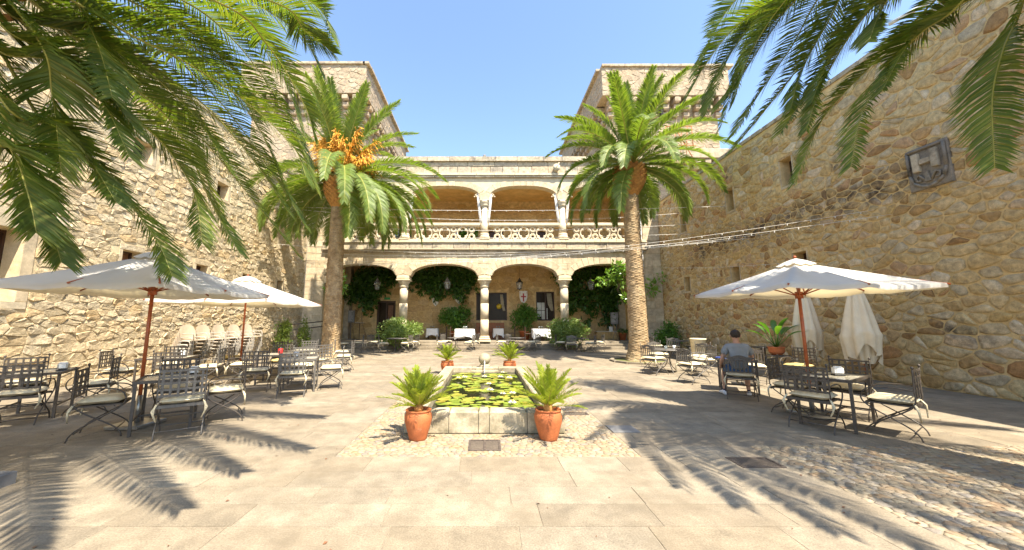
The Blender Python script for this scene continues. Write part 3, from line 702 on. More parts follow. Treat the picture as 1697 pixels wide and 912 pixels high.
for a, b, c, d in ((3.82,4.1,2.0,2.42),(3.82,4.1,2.46,3.0),(4.13,4.36,1.8,2.42),(4.13,4.36,2.46,3.0),(4.5,4.56,1.8,2.6)):
    m = MB(); m.prism([(a,c),(b,c),(b,d),(a,d)], frb, -.225, -.215); m.build('bright_pane', 'lit_glass', w)
m = MB()
for k in range(5): m.tube([frb(4.55+.07*k,3.68,-.2), frb(4.62+.07*k,2.9,-.2), frb(4.85+.03*k,2.4,-.2)], .035, 5)
m.build('curtain', 'curtain', w)
dr = thing_part('door', gal); h = HB[2]
m = MB(); m.prism([(h[0],h[2]),(h[1],h[2]),(h[1],h[3]),(h[0],h[3])], frb, -.26, -.22); m.build('pane', 'glass', dr)
m = MB()
for a, b in ((h[0], h[0]+.12), (-7.12,-7.02), (h[1]-.12, h[1])): m.prism([(a,h[2]),(b,h[2]),(b,h[3]),(a,h[3])], frb, -.22, -.12)
m.prism([(h[0]+.12,h[3]-.12),(h[1]-.12,h[3]-.12),(h[1]-.12,h[3]),(h[0]+.12,h[3])], frb, -.22, -.13); m.build('frame', 'dark_wood', dr)
m = MB(); m.prism([(-6.98,.9),(-6.62,.9),(-6.62,2.8),(-6.98,2.8)], frb, -.21, -.17); m.build('door_leaf', 'brown_wood', dr)
m = MB(); m.tube([frb(-6.92,1.6,-.15), frb(-6.92,2.0,-.15)], .02, 6); m.build('handle', 'steel', dr)
for h in HB[3:]:
    dr = thing_part('door', gal); m = MB(); m.prism([(h[0],h[2]),(h[1],h[2]),(h[1],h[3]),(h[0],h[3])], frb, -.3, -.24); m.build('door_leaf', 'dark_wood', dr)
# roof lamp and facade speaker
m = MB(); m.box((.0, YF-.2, 12.25), (.16,.14,.14), .3, .02); m.tube([(0,YF-.2,12.1),(0,YF-.2,12.2)], .03, 6); tag(m.build('roof_floodlight', 'sign'), 'small grey floodlight on the roof edge above the middle column', 'floodlight')
m = MB(); m.tube([(4.55,YF-.31,11.3),(4.55,YF-.62,11.28)], [.16,.24], 10); m.tube([(4.55,YF-.62,11.3),(4.72,YF-.62,11.6)], .03, 6); m.box((4.55,YF-.36,11.2),(.16,.12,.3)); tag(m.build('horn_loudspeaker', 'smooth_stone'), 'pale horn loudspeaker jutting from the parapet beside the right palm', 'loudspeaker')

# ------------------------------------------------------------------ towers
def tower(x0, x1, y0, y1, H, inner, label):
    t = thing('tower', label, 'tower', ((x0+x1)/2, y0, 0), group=None); ox, oy = (x0+x1)/2, y0
    rg = random.Random(int(abs(x0)*10)); L = []
    m = MB(); m.box((0,(y1-y0)/2,H/2), (x1-x0-1.3, y1-y0-1.3, H-.6)); m.build('wall_core', 'tower_mortar', t)
    m = MB(); m.box((0,(y1-y0)/2,H-.8), (x1-x0, y1-y0, 2.3)); m.build('parapet_core', 'tower_mortar', t)
    ff = lambda u, v, d: (u-ox, -d, v); body = lambda u, v, d: (u-ox, .65-d, v)
    s = inner; fi = (lambda u, v, d: (x0-ox-d, u-oy, v)) if s < 0 else (lambda u, v, d: (x1-ox+d, u-oy, v))
    fib = (lambda u, v, d: (x0-ox+.65-d, u-oy, v)) if s < 0 else (lambda u, v, d: (x1-ox-.65+d, u-oy, v))
    for fr, a, b, z0, z1 in ((body, x0+.65, x1-.65, 8, H-1.95), (ff, x0, x1, H-1.95, H+.35), (fib, y0+.65, y1-.65, 8, H-1.95), (fi, y0, y1, H-1.95, H+.35)):
        cl = voronoi(b-a, z1-z0, .52, .33, .5, rg)
        stone_field(cl, lambda u, v, d, fr=fr, a=a, z0=z0: fr(u+a, v+z0, d), rg, .016, .016, 'tower', t, 'stone', 0, lambda c: 0, .4, True, .89)
    cb = MB()
    for k, (dy, z) in enumerate(((.24, H-3.45), (.46, H-2.97), (.66, H-2.48))): cb.box((0, -dy/2+.01, z+.23), (.42, dy+.06, .45), 0, .09)
    cme = cb.mesh('corbel', 'tower')
    n = int((x1-x0)/.9)
    for k in range(n+1): inst('corbel', cme, t, (x0-ox+.7 + (x1-x0-1.4)*k/n, .65-.02, 0))
    n = int((y1-y0)/.95)
    for k in range(1, n+1): inst('corbel', cme, t, ((x0-ox+.63) if s < 0 else (x1-ox-.63), .7 + (y1-y0-1.4)*k/n, 0), (0,0,R(-90) if s < 0 else R(90)))
    x = x0
    while x < x1:
        w = rg.uniform(.6,1.1); m = MB(); m.box((min(x+w/2,x1)-ox, .1, H+.42), (min(w,x1-x+.4)-.012, .5, .2), 0, .02); m.build('coping_stone', 'ashlar_dirty', t); x += w
    y = y0 + .4
    while y < y1:
        w = rg.uniform(.7,1.1); m = MB(); m.box(((x0-ox-.02) if s < 0 else (x1-ox+.02), y+w/2-oy, H+.42), (.5, w-.012, .2), 0, .02); m.build('coping_stone', 'ashlar_dirty', t); y += w
    return t
tR = tower(8.75, 18.2, 24.4, 38, 20.2, -1, 'square stone tower with a corbelled parapet rising behind the right palm')
tL = tower(-18.2, -8.85, 24.4, 38, 20.4, 1, 'square stone tower with a corbelled parapet rising behind the left palm')
for zz, h in ((13.6, .9),):
    cb = MB(); cb.box((0,-.1,.15), (.4,.5,.3), 0, .05); cb.box((0,-.22,.5), (.4,.75,.34), 0, .05); cme = cb.mesh('corbel', 'tower')
    for k in range(7): inst('corbel', cme, tR, (.2 + k*.72, .1, 12.4))
    m = MB(); m.box((2.4,-.1,13.45), (5.2,.95,.7), 0, .04); m.build('string_course', 'tower_mortar', tR)
m = MB(); m.box((-.3,.3,17.0), (.18,.2,.8)); m.build('slit_window', 'pit', tR)
m = MB()
P = [(12.6,23.2,13.6),(12.6,23.2,15.1),(14.4,23.2,15.1),(14.4,23.2,13.6)]
for a, b in ((0,1),(1,2),(2,3)): m.tube([P[a],P[b]], .03, 5)
for k in range(3): m.tube([(13.1+.4*k,23.2,13.0),(13.9+.4*k-.6,23.2,15.1)], .02, 5)
m.tube([(12.4,23.2,13.7),(14.6,23.2,13.7)], .025, 5); m.tube([(13.2,23.2,15.1),(14.6,23.2,12.2)], .03, 5)
tag(m.build('metal_rail', 'terracotta'), 'thin reddish metal rail at the foot of the right tower', 'metal rail')

# ------------------------------------------------------------------ lily basin
fo = thing('lily_basin', 'long raised granite basin full of water lilies in the middle of the courtyard', 'basin', (0, 8.1, 0))
x1, y0, y1, HB_ = 1.17, -2.7, 2.7, .31
m = MB(); m.box((0,0,.02), (2*x1-.1, y1-y0-.1, .05)); m.build('floor', 'soil', fo)
rb = random.Random(3)
def bslab(cx, cy, sx, sy, name='basin_stone', h=HB_):
    m = MB(); m.box((cx, cy, h/2-.005), (sx-.008, sy-.008, h+.01), 0, .022); m.build(name, 'basin', fo)
for a, b in ((-1.17,-.52),(-.52,-.09),(-.09,.07),(.07,.62),(.62,1.17)): bslab((a+b)/2, y0+.14, b-a, .28, 'basin_stone', HB_ - (0 if abs(a+b) > .1 else -.006))
for a, b in ((-1.17,-.36),(-.36,.40),(.40,1.17)): bslab((a+b)/2, y1-.14, b-a, .28)
for s in (-1, 1):
    y = y0 + .28
    while y < y1 - .3:
        L = rb.uniform(.9,1.4); e = min(y+L, y1-.28)
        if y1-.28-e < .4: e = y1-.28
        bslab(s*(x1-.14), (y+e)/2, .28, e-y); y = e
m = MB(); m.add([(-.9,-2.43,.17),(.9,-2.43,.17),(.9,2.43,.17),(-.9,2.43,.17)], [(0,1,2,3)]); m.build('water', 'water', fo)
m = MB(); m.lathe([(.15,.30),(.17,.33),(.13,.38),(.10,.41)], (0,2.5,0), 16); m.box((0,2.36,.26), (.5,.12,.12), 0, .02); m.box((0,2.30,.20), (.8,.16,.08), 0, .02); m.build('ball_pedestal', 'basin', fo)
m = MB(); m.sphere((0,2.5,.535), .172, 20, 14); m.build('stone_ball', 'basin', fo)
m = MB(); m.tube(bez((0,2.33,.50),(0,2.18,.50),(0,2.10,.17),10), [.02]*5+[.016]*6, 6); m.build('water_jet', 'jet', fo)
m = MB(); m.tube([(0,2.36,.50),(0,2.32,.50)], .03, 8); m.build('spout', 'rust', fo)
wl = thing('water_lilies', 'round green lily pads and white flowers floating in the granite basin', 'water lilies', (0, 8.1, .172))
pads = []
for v in range(5):
    m = MB(); n = 12; vs = [(0,0,.004)]; 
    for k in range(n):
        a = .18 + (2*math.pi-.36)*k/(n-1); r = 1 + rb.uniform(-.08,.08); vs.append((r*math.cos(a), r*math.sin(a), rb.uniform(-.002,.05)*(1 if v % 2 else .5)))
    m.add(vs, [(0,k+1,k+2) for k in range(n-1)], False); pads.append(m.mesh('lily_pad', 'pad'))
for i in range(290):
    for _ in range(12):
        x, y = rb.uniform(-.82,.82), rb.uniform(-2.38,2.25)
        if math.sin(x*3.1+y*1.7)+math.sin(y*2.3-x*2) > -1.75: break
    s = rb.uniform(.05,.125)
    x = max(-.88+s, min(.88-s, x)); y = max(-2.41+s, y)
    if abs(x) < .12 and y > 1.95: continue
    inst('lily_pad', pads[i % 5], wl, (x, y, .003+rb.random()*.012), (rb.uniform(-.07,.07), rb.uniform(-.07,.07), rb.uniform(0,6.28)), s)
m = MB()
for ring_, n, r, z, tl in ((0,9,.09,.02,.35),(1,8,.07,.035,.8),(2,6,.045,.045,1.2)):
    for k in range(n):
        a = 2*math.pi*k/n + ring_*.3; c, s_ = math.cos(a), math.sin(a); ct, st = math.cos(tl), math.sin(tl)
        P = [(0,0),(r*.5,.02),(r,0),(r*.5,-.02)]
        m.add([(c*(u*ct)-s_*w, s_*(u*ct)+c*w, z*.4+u*st) for u, w in P], [(0,1,2,3)])
flower = m.mesh('lily_flower', 'white')
m = MB(); m.sphere((0,0,.04), .022, 8, 5); fcore = m.mesh('flower_centre', 'yellow')
from itertools import product
for x, y in ((.50,2.0),(0,1.2),(.4,1.15),(.62,1.0),(.10,.15),(.12,-.6),(.36,-.95),(.55,-.9),(.48,-1.75),(-.65,1.05),(-.5,1.1)):
    f = inst('lily_flower', flower, wl, (x, y, .03), (0,0,rb.uniform(0,6)), rb.uniform(.8,1.1)); inst('flower_centre', fcore, f, (0,0,.012))

# ------------------------------------------------------------------ fronds and palms
UP = Vector((0,0,1))
def frond_mb(pts, L, n, w, droop, rg, beta=.35, mat_r=None, a0=1.25, a1=.62, start=.10, sidehint=None):
    pts = [Vector(p) for p in pts]; N = len(pts)-1
    def at(t):
        f = min(t*N, N-1e-6); i = int(f); return pts[i].lerp(pts[i+1], f-i), (pts[i+1]-pts[i]).normalized()
    m = MB(); S0 = sidehint
    for i in range(n):
        t = start + (1-start)*(i+.5)/n
        p, T = at(t); S = T.cross(UP)
        if S.length < .15 and S0 is not None: S = S0
        S = (S - T*S.dot(T)).normalized()
        if S0 is not None and S.dot(S0) < 0: S = -S
        S0 = S; Nn = S.cross(T).normalized()
        if Nn.dot(UP) < 0 and abs(T.z) < .9: Nn = -Nn
        al = a0 + (a1-a0)*t
        ln = L*min(1, .35 + 2.2*(t-start)/(1-start))*(1 if t < .6 else 1-.62*((t-.6)/.4)**1.5)
        for s in (-1, 1):
            be = beta*rg.uniform(.5,1.5) - .1; a = al + rg.uniform(-.06,.06); l = ln*rg.uniform(.9,1.07)
            D = (T*math.cos(a) + (S*s*math.cos(be) + Nn*math.sin(be))*math.sin(a)).normalized()
            W = (D.cross(Nn)*math.cos(.5) + Nn*math.sin(.5)*s*rg.uniform(.2,1.3)).normalized()*w*.5
            mid = p + D*l*.5; tip = p + D*l + Vector((0,0,-droop*l*rg.uniform(.6,1.3)))
            m.add([p-W*.6, p+W*.6, mid+W, mid-W, tip], [(0,1,2,3),(3,2,4)])
    return m
def rachis_mb(pts, r):
    k = len(pts); m = MB(); m.tube(pts, [r*(1-.85*i/(k-1)) for i in range(k)], 5, True, .7); return m
def frond_part(pts, L, n, w, droop, rg, parent, r=.028, mat='palm', **kw):
    f = frond_mb(pts, L, n, w, droop, rg, **kw).build('frond', mat, parent); rachis_mb(pts, r).build('rachis', 'rachis', f); return f
def palm_trunk(t, H, r0, r1, rg, bulge=True):
    m = MB(); n = 64; vs = []; fs = []; z = -.05; nz = 0
    ph = [[rg.uniform(-.3,.3) for _ in range(16)] for _ in range(120)]; am = [[rg.uniform(.5,1.4) for _ in range(16)] for _ in range(120)]
    while z < H:
        f = z/H; r = r1 + (r0*1.4-r1)*max(0, 1-z/1.0)**2*.8 + (r0-r1)*(1-f)
        for k in range(n):
            a = 2*math.pi*k/n; row = z/.105; c = int(k*16/n); u = row + (.5 if c % 2 else 0); ir = int(u+5) % 118; u += ph[ir][c]*.25; fr_ = u - math.floor(u)
            e = .034*am[int(u+5) % 118][c]*(fr_**1.5) + .006*math.sin(a*23+z*40)
            q = r + e - .012; vs.append((q*math.cos(a), q*math.sin(a), z))
        z += .026; nz += 1
    for i in range(nz-1):
        for k in range(n): fs.append((i*n+k, i*n+(k+1) % n, (i+1)*n+(k+1) % n, (i+1)*n+k))
    m.add(vs, fs, True)
    m.build('trunk', 'trunk', t)
    if bulge:
        m = MB(); hb = 1.15
        for k in range(13):
            z = H - .12 + hb*k/12; f = k/12; r = r1*1.02 + (.32*math.sin(min(1,f*1.45)*math.pi*.5)) - .12*max(0, f-.75)
            n = 17
            for j in range(n):
                a = 2*math.pi*(j + .5*(k % 2))/n; c, s = math.cos(a), math.sin(a); wv = .085*(r/.45)
                def q(u, rr, zz): return (c*rr - s*u, s*rr + c*u, zz)
                m.add([q(-wv,r-.05,z), q(wv,r-.05,z), q(wv*.8,r+.05,z+.09), q(-wv*.8,r+.05,z+.09), q(0,r+.10,z+.15), q(0,r-.04,z+.17)], [(0,1,2,3),(3,2,4),(2,1,5,4),(0,3,4,5)])
        m.lathe([(r1*1.0,H-.15),(r1+.30,H+.5),(r1+.26,H+.9),(.35,H+1.25),(.1,H+1.4)], n=16)
        m.build('leaf_bases', 'leaf_base', t)
def far_palm(label, loc, H, scale, rg, fruit, lean=(0,0), mat='palm_far', nf=58, r0=.38, r1=.30, q0=.85):
    t = thing('palm_tree', label, 'palm tree', loc, group='date palms flanking the gallery')
    palm_trunk(t, H, r0, r1, rg); C = Vector((lean[0], lean[1], H+1.38))
    variants = []
    for e, L, dr in ((82,3.4,.25),(68,3.7,.45),(52,3.9,.75),(34,4.1,1.1),(14,4.1,1.35),(-4,3.7,1.25),(-22,3.3,1.0)):
        for k in range(2):
            L_ = L*scale*rg.uniform(.93,1.05); pts = []; e_ = R(e); N = 12
            p = Vector((0,.12,0)); step = L_/N
            for i in range(N+1):
                pts.append(p.copy()); ang = e_ - dr*(i/N)**1.35*1.25; ang = max(ang, R(-86)); p = p + Vector((0, math.cos(ang), math.sin(ang)))*step
            f = frond_mb(pts, .56*scale, 125, .038, .2, rg, sidehint=Vector((1,0,0)), beta=.4, a1=.6, start=.08).mesh('frond', mat); rr = rachis_mb(pts, .035).mesh('rachis', 'rachis'); variants.append((f, rr))
    ga = 2.39996; 
    for i in range(nf):
        q = i/(nf-1); cls = min(6, int(q**q0*7)); k = cls*2 + rg.randrange(2); rot = i*ga + rg.uniform(-.15,.15)
        if fruit and 2 <= cls <= 4 and math.cos(rot - math.pi) > .25: continue
        if cls >= 5 and math.cos(rot - math.pi) > .80: continue
        o = inst('frond', variants[k][0], t, C + Vector((0,0,.25-.5*q)), (rg.uniform(-.10,.10), rg.uniform(-.12,.12), rot), rg.uniform(.9,1.08)); inst('rachis', variants[k][1], o)
    if fruit:
        for k in range(9):
            rot = R(-48 - 15*k + rg.uniform(-5,5)); L_ = 5.0*rg.uniform(.92,1.08); pts = []; p = Vector((0,.1,0)); e_ = R(rg.uniform(2,26)); N = 14; dr = rg.uniform(1.5,1.9)
            for i in range(N+1): pts.append(p.copy()); ang = max(e_ - dr*(i/N)**1.1, R(-84)); p = p + Vector((0, math.cos(ang), math.sin(ang)))*L_/N
            f = frond_mb(pts, .58, 150, .036, .2, rg, sidehint=Vector((1,0,0)), beta=.4, a1=.6, start=.12).mesh('frond', mat); o = inst('frond', f, t, C + Vector((0,0,-.35)), (0,0,rot)); inst('rachis', rachis_mb(pts, .035).mesh('rachis', 'rachis'), o)
        for i in range(28):
            a = i*ga; r = rg.uniform(.7,2.1); h = rg.uniform(-.4,1.5); m = MB()
            b0 = C + Vector((.15*math.cos(a), .15*math.sin(a), .25)); top = C + Vector((r*math.cos(a)*.75, r*math.sin(a)*.75, .5+h)); 
            m.tube([b0, b0.lerp(top,.6)+Vector((0,0,.1)), top], [.05,.04,.025], 5)
            for s in range(60):
                b = b0.lerp(top, rg.uniform(.45,1)); d = Vector((math.cos(a)*.5+rg.uniform(-.5,.5), math.sin(a)*.5+rg.uniform(-.5,.5), rg.uniform(-.1,.5)))*rg.uniform(.35,.7)
                m.tube([b, b+d*.6+Vector((0,0,.04)), b+d+Vector((0,0,-.16))], [.016,.016,.02], 3, False)
            m.build('fruit_cluster', 'fruit', t)
    return t
rp = random.Random(31)
PL, PR = (-6.75, 15.9, 0), (6.35, 14.9, 0)
far_palm('thick date palm with orange fruit stalks in its crown left of the gallery', PL, 6.95, 1.2, random.Random(31), True, (0,0), nf=76)
far_palm('date palm with an orange pineapple shaped crown base right of the gallery', PR, 7.15, .98, random.Random(8), False, (.15,0), nf=62, q0=1.0)
for p in (PL, PR):
    nm = 'left' if p[0] < 0 else 'right'
    t = thing('tree_ring', 'low kerb ring with dry moss round the trunk of the %s' % ('orange fruited palm' if p[0] < 0 else 'palm beside the slatted chairs'), 'tree ring', p)
    m = MB(); m.lathe([(1.0,.0),(1.0,.03),(.3,.05),(.1,.05)], n=24); m.build('mossy_soil', 'moss', t)
    for k in range(12):
        a = 2*math.pi*k/12; m = MB(); m.box((1.08*math.cos(a), 1.08*math.sin(a), .035), (.13,.53,.09), a, .015); m.build('kerb_stone', 'slab', t)

# ------------------------------------------------------------------ big palms at both edges, trunks outside the frame
def overhead_palm(label, base, C, fronds, generic, rg, near=()):
    t = thing('palm_tree', label, 'palm tree', (0,0,0), group='tall palms leaning into the courtyard')
    b = Vector(base); C = Vector(C); m = MB(); pts = bez(b, (b+C)/2 + Vector((0,0,.4)), C + Vector((0,0,-.3)), 40)
    m.tube(pts, [.42*(1.25-.4*i/40)*(1+.05*(i % 2)) for i in range(41)], 18); m.build('trunk', 'trunk', t)
    m = MB()
    for k in range(90):
        a = k*2.4; z = -.9 + 1.1*k/90; r = .5; c, s = math.cos(a), math.sin(a); q = lambda u, rr, zz: (C.x+c*rr-s*u, C.y+s*rr+c*u, C.z+zz)
        m.add([q(-.1,r-.2,z), q(.1,r-.2,z), q(.06,r+.08,z+.25), q(-.06,r+.08,z+.25)], [(0,1,2,3)])
    m.build('leaf_bases', 'leaf_base', t)
    for f in fronds:
        P = [C] + [Vector(q) for q in f]
        pts = smooth_pts(P, 7); frond_part(pts, rg.uniform(.46,.54), 140, .0215, .12, rg, t, .022, 'palm', beta=.3, a1=.70, sidehint=(P[-1]-P[0]).cross(UP).normalized())
    for mid, tip in near:
        pts = smooth_pts([C, mid, tip], 9); frond_part(pts, .50, 170, .028, .12, rg, t, .026, 'palm', beta=.3, a1=.7, sidehint=(Vector(tip)-C).cross(UP).normalized())
    for az, el, L, dr in generic:
        pts = []; p = C.copy(); N = 14
        for i in range(N+1):
            pts.append(p.copy()); ang = max(R(el) - dr*(i/N)**1.3, R(-85)); p = p + Vector((math.cos(R(az))*math.cos(ang), math.sin(R(az))*math.cos(ang), math.sin(ang)))*L/N
        frond_part(pts, .54, 130, .027, .14, rg, t, .03, 'palm', beta=.3, sidehint=Vector((-math.sin(R(az)), math.cos(R(az)), 0)))
    return t
LF = [[(-3.51,4.1,5.73),(-3.29,4.9,5.76),(-2.93,5.4,5.09),(-2.78,5.5,4.56)],[(-3.42,5.0,6.64),(-3.14,5.6,6.65),(-2.75,5.9,6.46)],[(-4.18,3.7,4.94),(-3.99,4.3,5.03),(-3.57,4.9,4.86),(-3.03,5.3,4.36),(-2.78,5.35,3.8)],[(-4.53,3.6,4.26),(-4.26,4.2,4.02),(-4.14,4.5,3.77),(-3.93,4.65,3.31),(-3.72,4.6,2.63)],[(-4.52,3.9,4.64),(-4.46,4.8,4.39),(-4.1,5.2,3.33),(-3.64,5.2,2.62)],[(-4.81,3.5,3.89),(-4.73,3.9,3.55),(-4.45,4.2,3.15),(-4.04,4.3,2.59),(-3.76,4.25,2.15)],[(-4.71,3.1,3.89),(-4.66,3.3,3.45),(-4.63,3.5,2.97),(-4.5,3.6,2.56),(-4.34,3.6,2.21)],[(-4.6,3.4,5.32),(-4.49,3.55,5.03),(-4.28,3.6,4.59),(-3.95,3.5,3.96)],[(-4.92,4.6,4.9),(-4.77,5.5,4.72),(-4.37,6.2,4.0),(-3.5,6.6,2.83)],[(-4.46,3.2,4.42),(-4.46,3.4,3.91),(-4.24,3.4,3.09)],[(-4.61,4.4,5.85),(-4.37,5.2,5.65),(-3.84,5.7,4.86),(-3.37,5.9,3.7)],[(-4.43,4.6,6.43),(-4.1,5.4,6.59),(-3.62,5.9,5.96),(-3.29,6.0,5.03)],[(-4.9,4.0,5.13),(-4.97,4.9,5.02),(-4.64,5.5,4.17),(-4.2,5.6,3.09)],[(-4.69,3.1,4.46),(-4.51,3.4,4.39),(-4.16,3.6,3.97),(-3.79,3.6,3.35)]]
RF = [[(5.25,5.2,7.07),(4.77,6.0,7.14),(4.36,6.4,6.64),(3.99,6.5,5.99)],[(5.66,4.9,7.18),(5.27,5.6,7.01),(4.82,6.0,6.46),(4.3,6.1,5.09)],[(5.91,4.8,7.06),(5.67,5.3,6.49),(5.43,5.6,5.85),(5.19,5.6,5.2)],[(5.8,4.9,6.86),(5.7,5.7,6.27),(5.09,6.1,5.38),(4.54,6.2,4.71)],[(6.04,4.0,5.63),(6.02,4.4,5.56),(5.9,4.7,5.31),(5.46,4.8,4.59),(5.14,4.75,3.76)],[(6.36,4.4,6.13),(5.94,5.0,5.51),(5.5,5.4,4.88),(4.99,5.5,3.81)],[(6.27,3.7,5.29),(6.09,3.8,4.76),(5.85,3.8,4.15),(5.57,3.7,3.27)],[(6.01,5.4,7.63),(5.74,6.2,7.72),(5.32,6.6,7.15),(5.06,6.6,6.34)],[(6.04,4.3,6.49),(5.93,4.6,6.34),(5.79,4.7,6.04),(5.54,4.65,5.6)]]
LF += [[(-4.88,3.2,4.76),(-4.76,3.4,4.74),(-4.53,3.7,4.86),(-4.1,3.9,4.6)],[(-5.12,3.6,5.38),(-4.83,4.1,5.47),(-4.41,4.5,5.52),(-3.9,4.7,5.02)],[(-4.86,4.2,6.11),(-4.65,4.9,6.12),(-4.15,5.3,5.73),(-3.64,5.4,4.9)],[(-4.77,3.1,4.27),(-4.57,3.4,4.32),(-4.3,3.7,4.19),(-3.91,3.8,3.7)],[(-4.56,3.1,3.7),(-4.52,3.5,3.63),(-4.31,3.7,3.33),(-3.97,3.7,2.88)],[(-4.48,3.0,3.4),(-4.42,3.15,3.19),(-4.25,3.2,2.74),(-4.13,3.2,2.42)],[(-5.04,3.8,5.11),(-4.77,4.4,5.12),(-4.3,4.9,4.64),(-3.74,5.0,3.79)],[(-4.37,4.8,6.85),(-3.9,5.5,7.03),(-3.35,5.9,6.8),(-2.97,6.0,6.09)],[(-4.01,4.9,7.18),(-3.44,5.4,7.28),(-2.95,5.7,7.16),(-2.69,5.7,6.6)],[(-4.74,4.4,5.57),(-4.29,5.3,5.15),(-3.7,5.9,4.19),(-3.11,6.0,3.25)],[(-4.39,4.4,6.13),(-4.02,5.2,6.08),(-3.4,5.6,5.18),(-2.91,5.6,4.21)]]
RF += [[(5.38,5.6,7.97),(4.92,6.2,7.85),(4.6,6.5,7.33),(4.19,6.5,6.47)],[(5.76,5.0,7.18),(5.49,5.8,6.47),(5.05,6.1,5.74),(4.53,6.1,4.97)],[(6.04,4.7,6.85),(5.79,5.1,6.31),(5.58,5.3,5.78),(5.25,5.3,5.09)],[(6.3,4.7,6.74),(5.99,5.3,6.27),(5.62,5.7,5.58),(5.03,5.7,4.78)],[(6.5,4.0,5.89),(6.17,4.3,5.75),(5.9,4.5,5.43),(5.44,4.5,4.74)],[(5.7,5.2,7.52),(5.29,5.9,6.92),(4.83,6.2,6.18),(4.37,6.2,5.57)],[(5.58,5.4,7.51),(5.25,6.0,7.39),(4.78,6.3,6.76),(4.28,6.3,5.69)]]
LF += [[(-4.8,4.3,5.2),(-4.3,5.1,4.9),(-3.7,5.6,4.1),(-3.25,5.7,3.4)],[(-4.5,4.5,5.9),(-4.0,5.4,5.6),(-3.35,5.9,4.8),(-2.95,6.0,3.9)]]
RF += [[(5.5,4.8,7.3),(5.1,5.4,7.0),(4.75,5.8,6.35),(4.45,5.9,5.5)],[(6.0,4.4,6.6),(5.75,5.0,6.1),(5.45,5.3,5.4),(5.1,5.3,4.6)],[(5.7,5.4,7.6),(5.2,6.2,7.3),(4.7,6.6,6.6),(4.4,6.6,5.7)]]
overhead_palm('large date palm whose arching fronds fill the upper left, above the white umbrellas', (-5.5,2.9,0), (-5.2,2.9,5.4), LF,
    [(-62,44,4.4,1.2),(-76,35,4.4,1.2),(-100,30,4,1.3),(-130,35,4,1.3),(-160,35,4,1.3),(165,40,4,1.3),(140,60,3.8,1.1),(120,70,3.6,.9),(-60,68,3.6,1.0),(60,80,3.4,.6)], random.Random(4), [((-3.2,3.1,6.9),(-1.0,3.3,6.0)),((-3.1,2.7,6.3),(-.9,2.45,4.6)),((-3.2,2.3,6.2),(-1.3,1.8,4.5)),((-3.3,1.8,6.1),(-1.3,1.05,4.5)),((-3.6,1.4,6.0),(-1.9,.5,4.5)),((-4.0,1.2,6.1),(-2.9,.1,4.6)),((-4.6,1.2,5.9),(-4.2,-.2,4.5))])
overhead_palm('large date palm whose arching fronds hang in at the upper right before the ochre wall', (6.35,2.4,0), (6.4,3.4,6.6), RF,
    [(287,28,4.5,1.1),(298,38,4.4,1.1),(310,35,4,1.3),(340,35,4,1.3),(250,68,3.4,1.0)], random.Random(6), [((4.7,3.6,7.4),(2.7,3.3,6.1)),((4.8,3.0,7.2),(3.4,2.3,5.0)),((4.7,2.6,7.0),(3.2,1.5,4.4)),((4.9,2.2,7.1),(3.8,.7,5.3)),((5.3,1.9,7.0),(4.6,.2,5.0)),((5.7,1.9,7.1),(5.3,.1,5.2)),((6.0,1.8,7.0),(5.9,-.1,5.0)),((6.4,1.8,7.1),(6.6,-.2,5.2)),((5.0,2.9,7.4),(3.0,2.4,5.4)),((5.1,2.0,7.0),(4.2,.4,5.1))])
# planter of the left palm
t = thing('tree_planter', 'square metal edged tree planter at the lower left corner of the paving', 'planter', (-5.56, 3.0, 0))
m = MB(); m.box((0,0,.01), (1.6,1.52,.05)); m.build('soil', 'soil', t)
for c, d in (((0,-.78,.05),(1.72,.06,.14)), ((0,.78,.05),(1.72,.06,.14)), ((-.83,0,.05),(.06,1.5,.14)), ((.83,0,.05),(.06,1.5,.14))):
    m = MB(); m.box(c, d, 0, .008); m.build('edging', 'sign', t)

# ------------------------------------------------------------------ leaf clouds
def leaf_cloud(mb, centers, n, size, rg, asp=.5, hang=0):
    for i in range(n):
        c, r = rg.choice(centers); 
        d = Vector((rg.gauss(0,1), rg.gauss(0,1), rg.gauss(0,1))).normalized(); p = Vector(c) + Vector((d.x*r[0], d.y*r[1], d.z*r[2]))*rg.random()**.4
        a = (d*.8 + Vector((rg.gauss(0,.6), rg.gauss(0,.6), rg.gauss(0,.6)+.15-hang))).normalized(); b = a.cross(Vector((rg.gauss(0,1), rg.gauss(0,1), rg.gauss(0,1)))).normalized()
        l = size*rg.uniform(.6,1.3); nrm = a.cross(b)
        mb.add([p, p+a*l*.5+b*l*asp*.5+nrm*l*.08, p+a*l, p+a*l*.5-b*l*asp*.5+nrm*l*.08], [(0,1,2),(0,2,3)])
def shell(c, R_, k, rg, rr=(.28,.45), flat=1):
    out = []
    for i in range(k):
        d = Vector((rg.gauss(0,1), rg.gauss(0,1), rg.gauss(0,1)*flat)).normalized(); q = rg.uniform(.35,.82); r = rg.uniform(*rr)
        out.append(((c[0]+d.x*R_[0]*q, c[1]+d.y*R_[1]*q, c[2]+d.z*R_[2]*q), (R_[0]*r, R_[1]*r, R_[2]*r)))
    return out
